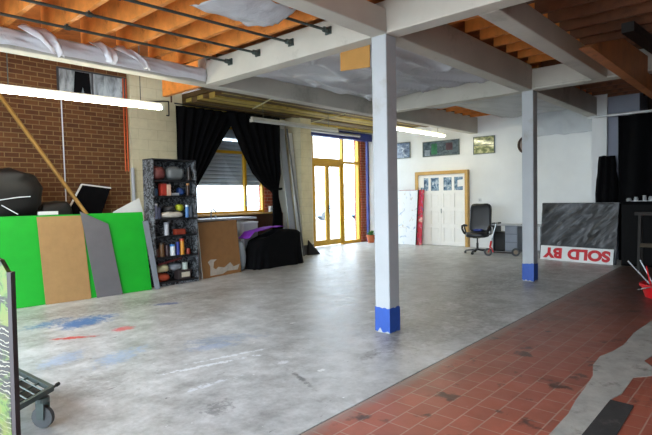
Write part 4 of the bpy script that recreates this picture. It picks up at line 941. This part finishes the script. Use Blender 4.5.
# ------------------------------------------------------------------ near the viewer: trolley and painted board
tv = thing('platform_trolley', (1.0, 4.2, 0), 'low metal platform trolley with wire mesh deck', 'trolley')
K = Vector((1.29, 3.83, .235)); ex = Vector((-.82, -.57, 0)).normalized(); ey = Vector((-.06, 1.0, 0)).normalized()
def T(a, c, z=0): return K + ex * a + ey * c + UZ * z
LX, LY = .62, .78
b = B()
for p, q in ((T(0, 0), T(LX, 0)), (T(LX, 0), T(LX, LY)), (T(LX, LY), T(0, LY)), (T(0, LY), T(0, 0))): b.bar(p, q, .03, .035)
b.done('deck_frame', M_STEEL, tv)
b = B()
for k in range(1, 8): b.tube(T(LX * k / 8, 0, .01), T(LX * k / 8, LY, .01), .006, 6)
for k in range(1, 4): b.tube(T(0, LY * k / 4, .0), T(LX, LY * k / 4, .0), .008, 6)
b.done('deck_mesh', M_STEEL, tv, smooth=True)
B().hexa([T(.03, .12, -.03), T(LX - .03, .12, -.03), T(LX - .03, LY - .03, -.03), T(.03, LY - .03, -.03), T(.03, .12, -.02), T(LX - .03, .12, -.02), T(LX - .03, LY - .03, -.02), T(.03, LY - .03, -.02)]).done('under_tray', M_BLACKPLASTIC, tv)
b = B(); b.tube(T(0, 0, .0), T(-.06, .0, .006), .009, 8); b.tube(T(-.05, .0, .005), T(-.075, .0, .007), .014, 8); b.done('catch_bar', M_BLACKPLASTIC, tv, smooth=True)
for a, c in ((.10, .0), (LX - .08, .02), (.1, LY - .08), (LX - .08, LY - .08)):
    p = T(a, c); ax = Vector((.8, .6, 0)).normalized(); w0 = Vector((p.x, p.y, .076)); tx = Vector((-ax.y, ax.x, 0))
    b = B(); b.hexa([w0 + ax * .03 + tx * .025 + UZ * -.01, w0 + ax * .03 - tx * .025 + UZ * -.01, w0 + ax * .036 - tx * .025 + UZ * -.01, w0 + ax * .036 + tx * .025 + UZ * -.01, w0 + ax * .03 + tx * .03 + UZ * .11, w0 + ax * .03 - tx * .03 + UZ * .11, w0 + ax * .036 - tx * .03 + UZ * .11, w0 + ax * .036 + tx * .03 + UZ * .12])
    b.hexa([w0 - ax * .036 + tx * .025 + UZ * -.01, w0 - ax * .036 - tx * .025 + UZ * -.01, w0 - ax * .03 - tx * .025 + UZ * -.01, w0 - ax * .03 + tx * .025 + UZ * -.01, w0 - ax * .036 + tx * .03 + UZ * .11, w0 - ax * .036 - tx * .03 + UZ * .11, w0 - ax * .03 - tx * .03 + UZ * .11, w0 - ax * .03 + tx * .03 + UZ * .12])
    b.tube(w0 + UZ * .105, w0 + UZ * .135, .045, 14)
    cst = b.done('caster', M_STEEL, tv)
    b = B(); b.lathe([(0, -.022), (.05, -.022), (.075, -.016), (.075, .016), (.05, .022), (0, .022)], w0, 22, ax); b.done('wheel', M_RUBBER, cst, smooth=True)
# painted board
pb = thing('painted_board', (.35, 2.4, 0), 'tall board painted with green, yellow and black swirls beside the trolley', 'painted board')
q0 = Vector((.523, 1.975, 0)); ew = Vector((-.67, .74, 0)).normalized(); en = Vector((-.74, -.67, 0)).normalized() * -1
lean_ = Vector((.088, .285, 1.35))
t = NT('swirl_paint'); v_ = t.n('TexWave', wave_type='RINGS', rings_direction='SPHERICAL'); v_.inputs['Scale'].default_value = 9; v_.inputs['Distortion'].default_value = 5; v_.inputs['Detail'].default_value = 3; v_.inputs['Detail Scale'].default_value = 2
t.l(t.tc.outputs['Object'], v_.inputs['Vector']); cA = t.ramp(v_.outputs['Fac'], [(.30, '#100d0c'), (.42, '#3a2c24'), (.55, '#7c7866'), (.70, '#8e8c7e'), (.82, '#1a1614')])
m1_ = t.noise(4.5, 5, dist=1.2); g_ = t.ramp(t.noise(15, 4, dist=1), [(.40, '#1c240c'), (.5, '#4c6c18'), (.62, '#5e6a1e')])
t.base(t.mix(cA, g_, t.math('MULTIPLY', t.math('SUBTRACT', m1_, .46), 12, True))); t.rough(.35); M_SWIRL = t.m
pol = [(0, 0), (.62, 0), (.62, .97), (.59, 1.0), (.07, 1.0), (.02, .985), (-.005, .95), (-.002, .5)]
b = B(); b.prism([q0 + ew * u + lean_ * v for u, v in pol], en * .028); b.done('panel', M_SWIRL, pb)
b = B(); e0 = q0 - ew * .004; b.hexa([e0 - ew * .012, e0, e0 + en * .03, e0 + en * .03 - ew * .012, e0 - ew * .016 + lean_ * .95, e0 + lean_ * .95, e0 + en * .03 + lean_ * .95, e0 + en * .03 - ew * .016 + lean_ * .95]); b.done('dark_edge', mat('board_edge', '#2a2024', .5), pb)
b = B(); b.bar(q0 + ew * .098 - en * .022, q0 + ew * .098 + lean_ * .55 - en * .022, .03, .03); b.done('batten', M_JOIST, pb)

# ------------------------------------------------------------------ a car outside, seen through the glass
cr = thing('parked_car', (27, 22, 0), 'pale blue car parked outside beyond the yellow glazed door', 'car')
MC = Matrix.Translation((27.5, 23.5, -.04)) @ Matrix.Rotation(math.radians(-35), 4, 'Z')
M_CAR = mat('pale_blue_car_paint', '#b4c6dc', .25, .03)
b = B(MC); b.prism([(-2.1, -.8, .3), (2.1, -.8, .3), (2.15, -.8, .7), (1.2, -.8, .95), (-2.0, -.8, .95), (-2.15, -.8, .7)], (0, 1.6, 0)); b.done('body', M_CAR, cr, bevel=.06)
b = B(MC); b.prism([(-1.8, -.7, .95), (1.1, -.7, .95), (.4, -.7, 1.45), (-1.3, -.7, 1.45)], (0, 1.4, 0)); b.done('cabin', mat('car_glass', '#8fa2b4', .1), cr, bevel=.05)
for x in (-1.3, 1.3):
    for y in (-.72, .72): b = B(MC); b.tube((x, y - .1, .32), (x, y + .1, .32), .32, 20); b.done('wheel', M_RUBBER, cr, smooth=True)

GROUPS = {'paint_can': 'paint cans on the shelving unit', 'spray_can': 'spray cans on the third shelf down', 'carton': 'cartons on the shelving unit', 'bottle': 'bottles on the shelving unit', 'copper_pipe': 'copper pipes on the window wall',
    'leaning_plank': 'planks leaning beside the cream pier', 'polythene_tail': 'polythene flaps on the wall-side beam', 'tool_rod': 'rods in the red tub', 'glass_jar': 'glassware on the black cabinet', 'glass_bowl': 'glassware on the black cabinet',
    'glass_tumbler': 'glassware on the black cabinet', 'glass_bottle': 'glassware on the black cabinet', 'glass_mug': 'glassware on the black cabinet', 'tube_light': 'fluorescent fittings', 'curtain': 'window curtains', 'paper_sheet': 'papers on the panelled door', 'cream_conduit': 'cream conduits under the olive boards'}
for o in bpy.data.objects:
    g_ = GROUPS.get(o.name.split('.')[0])
    if g_ and o.parent is None and 'label' in o and 'group' not in o: o['group'] = g_
for o in bpy.data.objects:
    if '_o' in o: del o['_o']
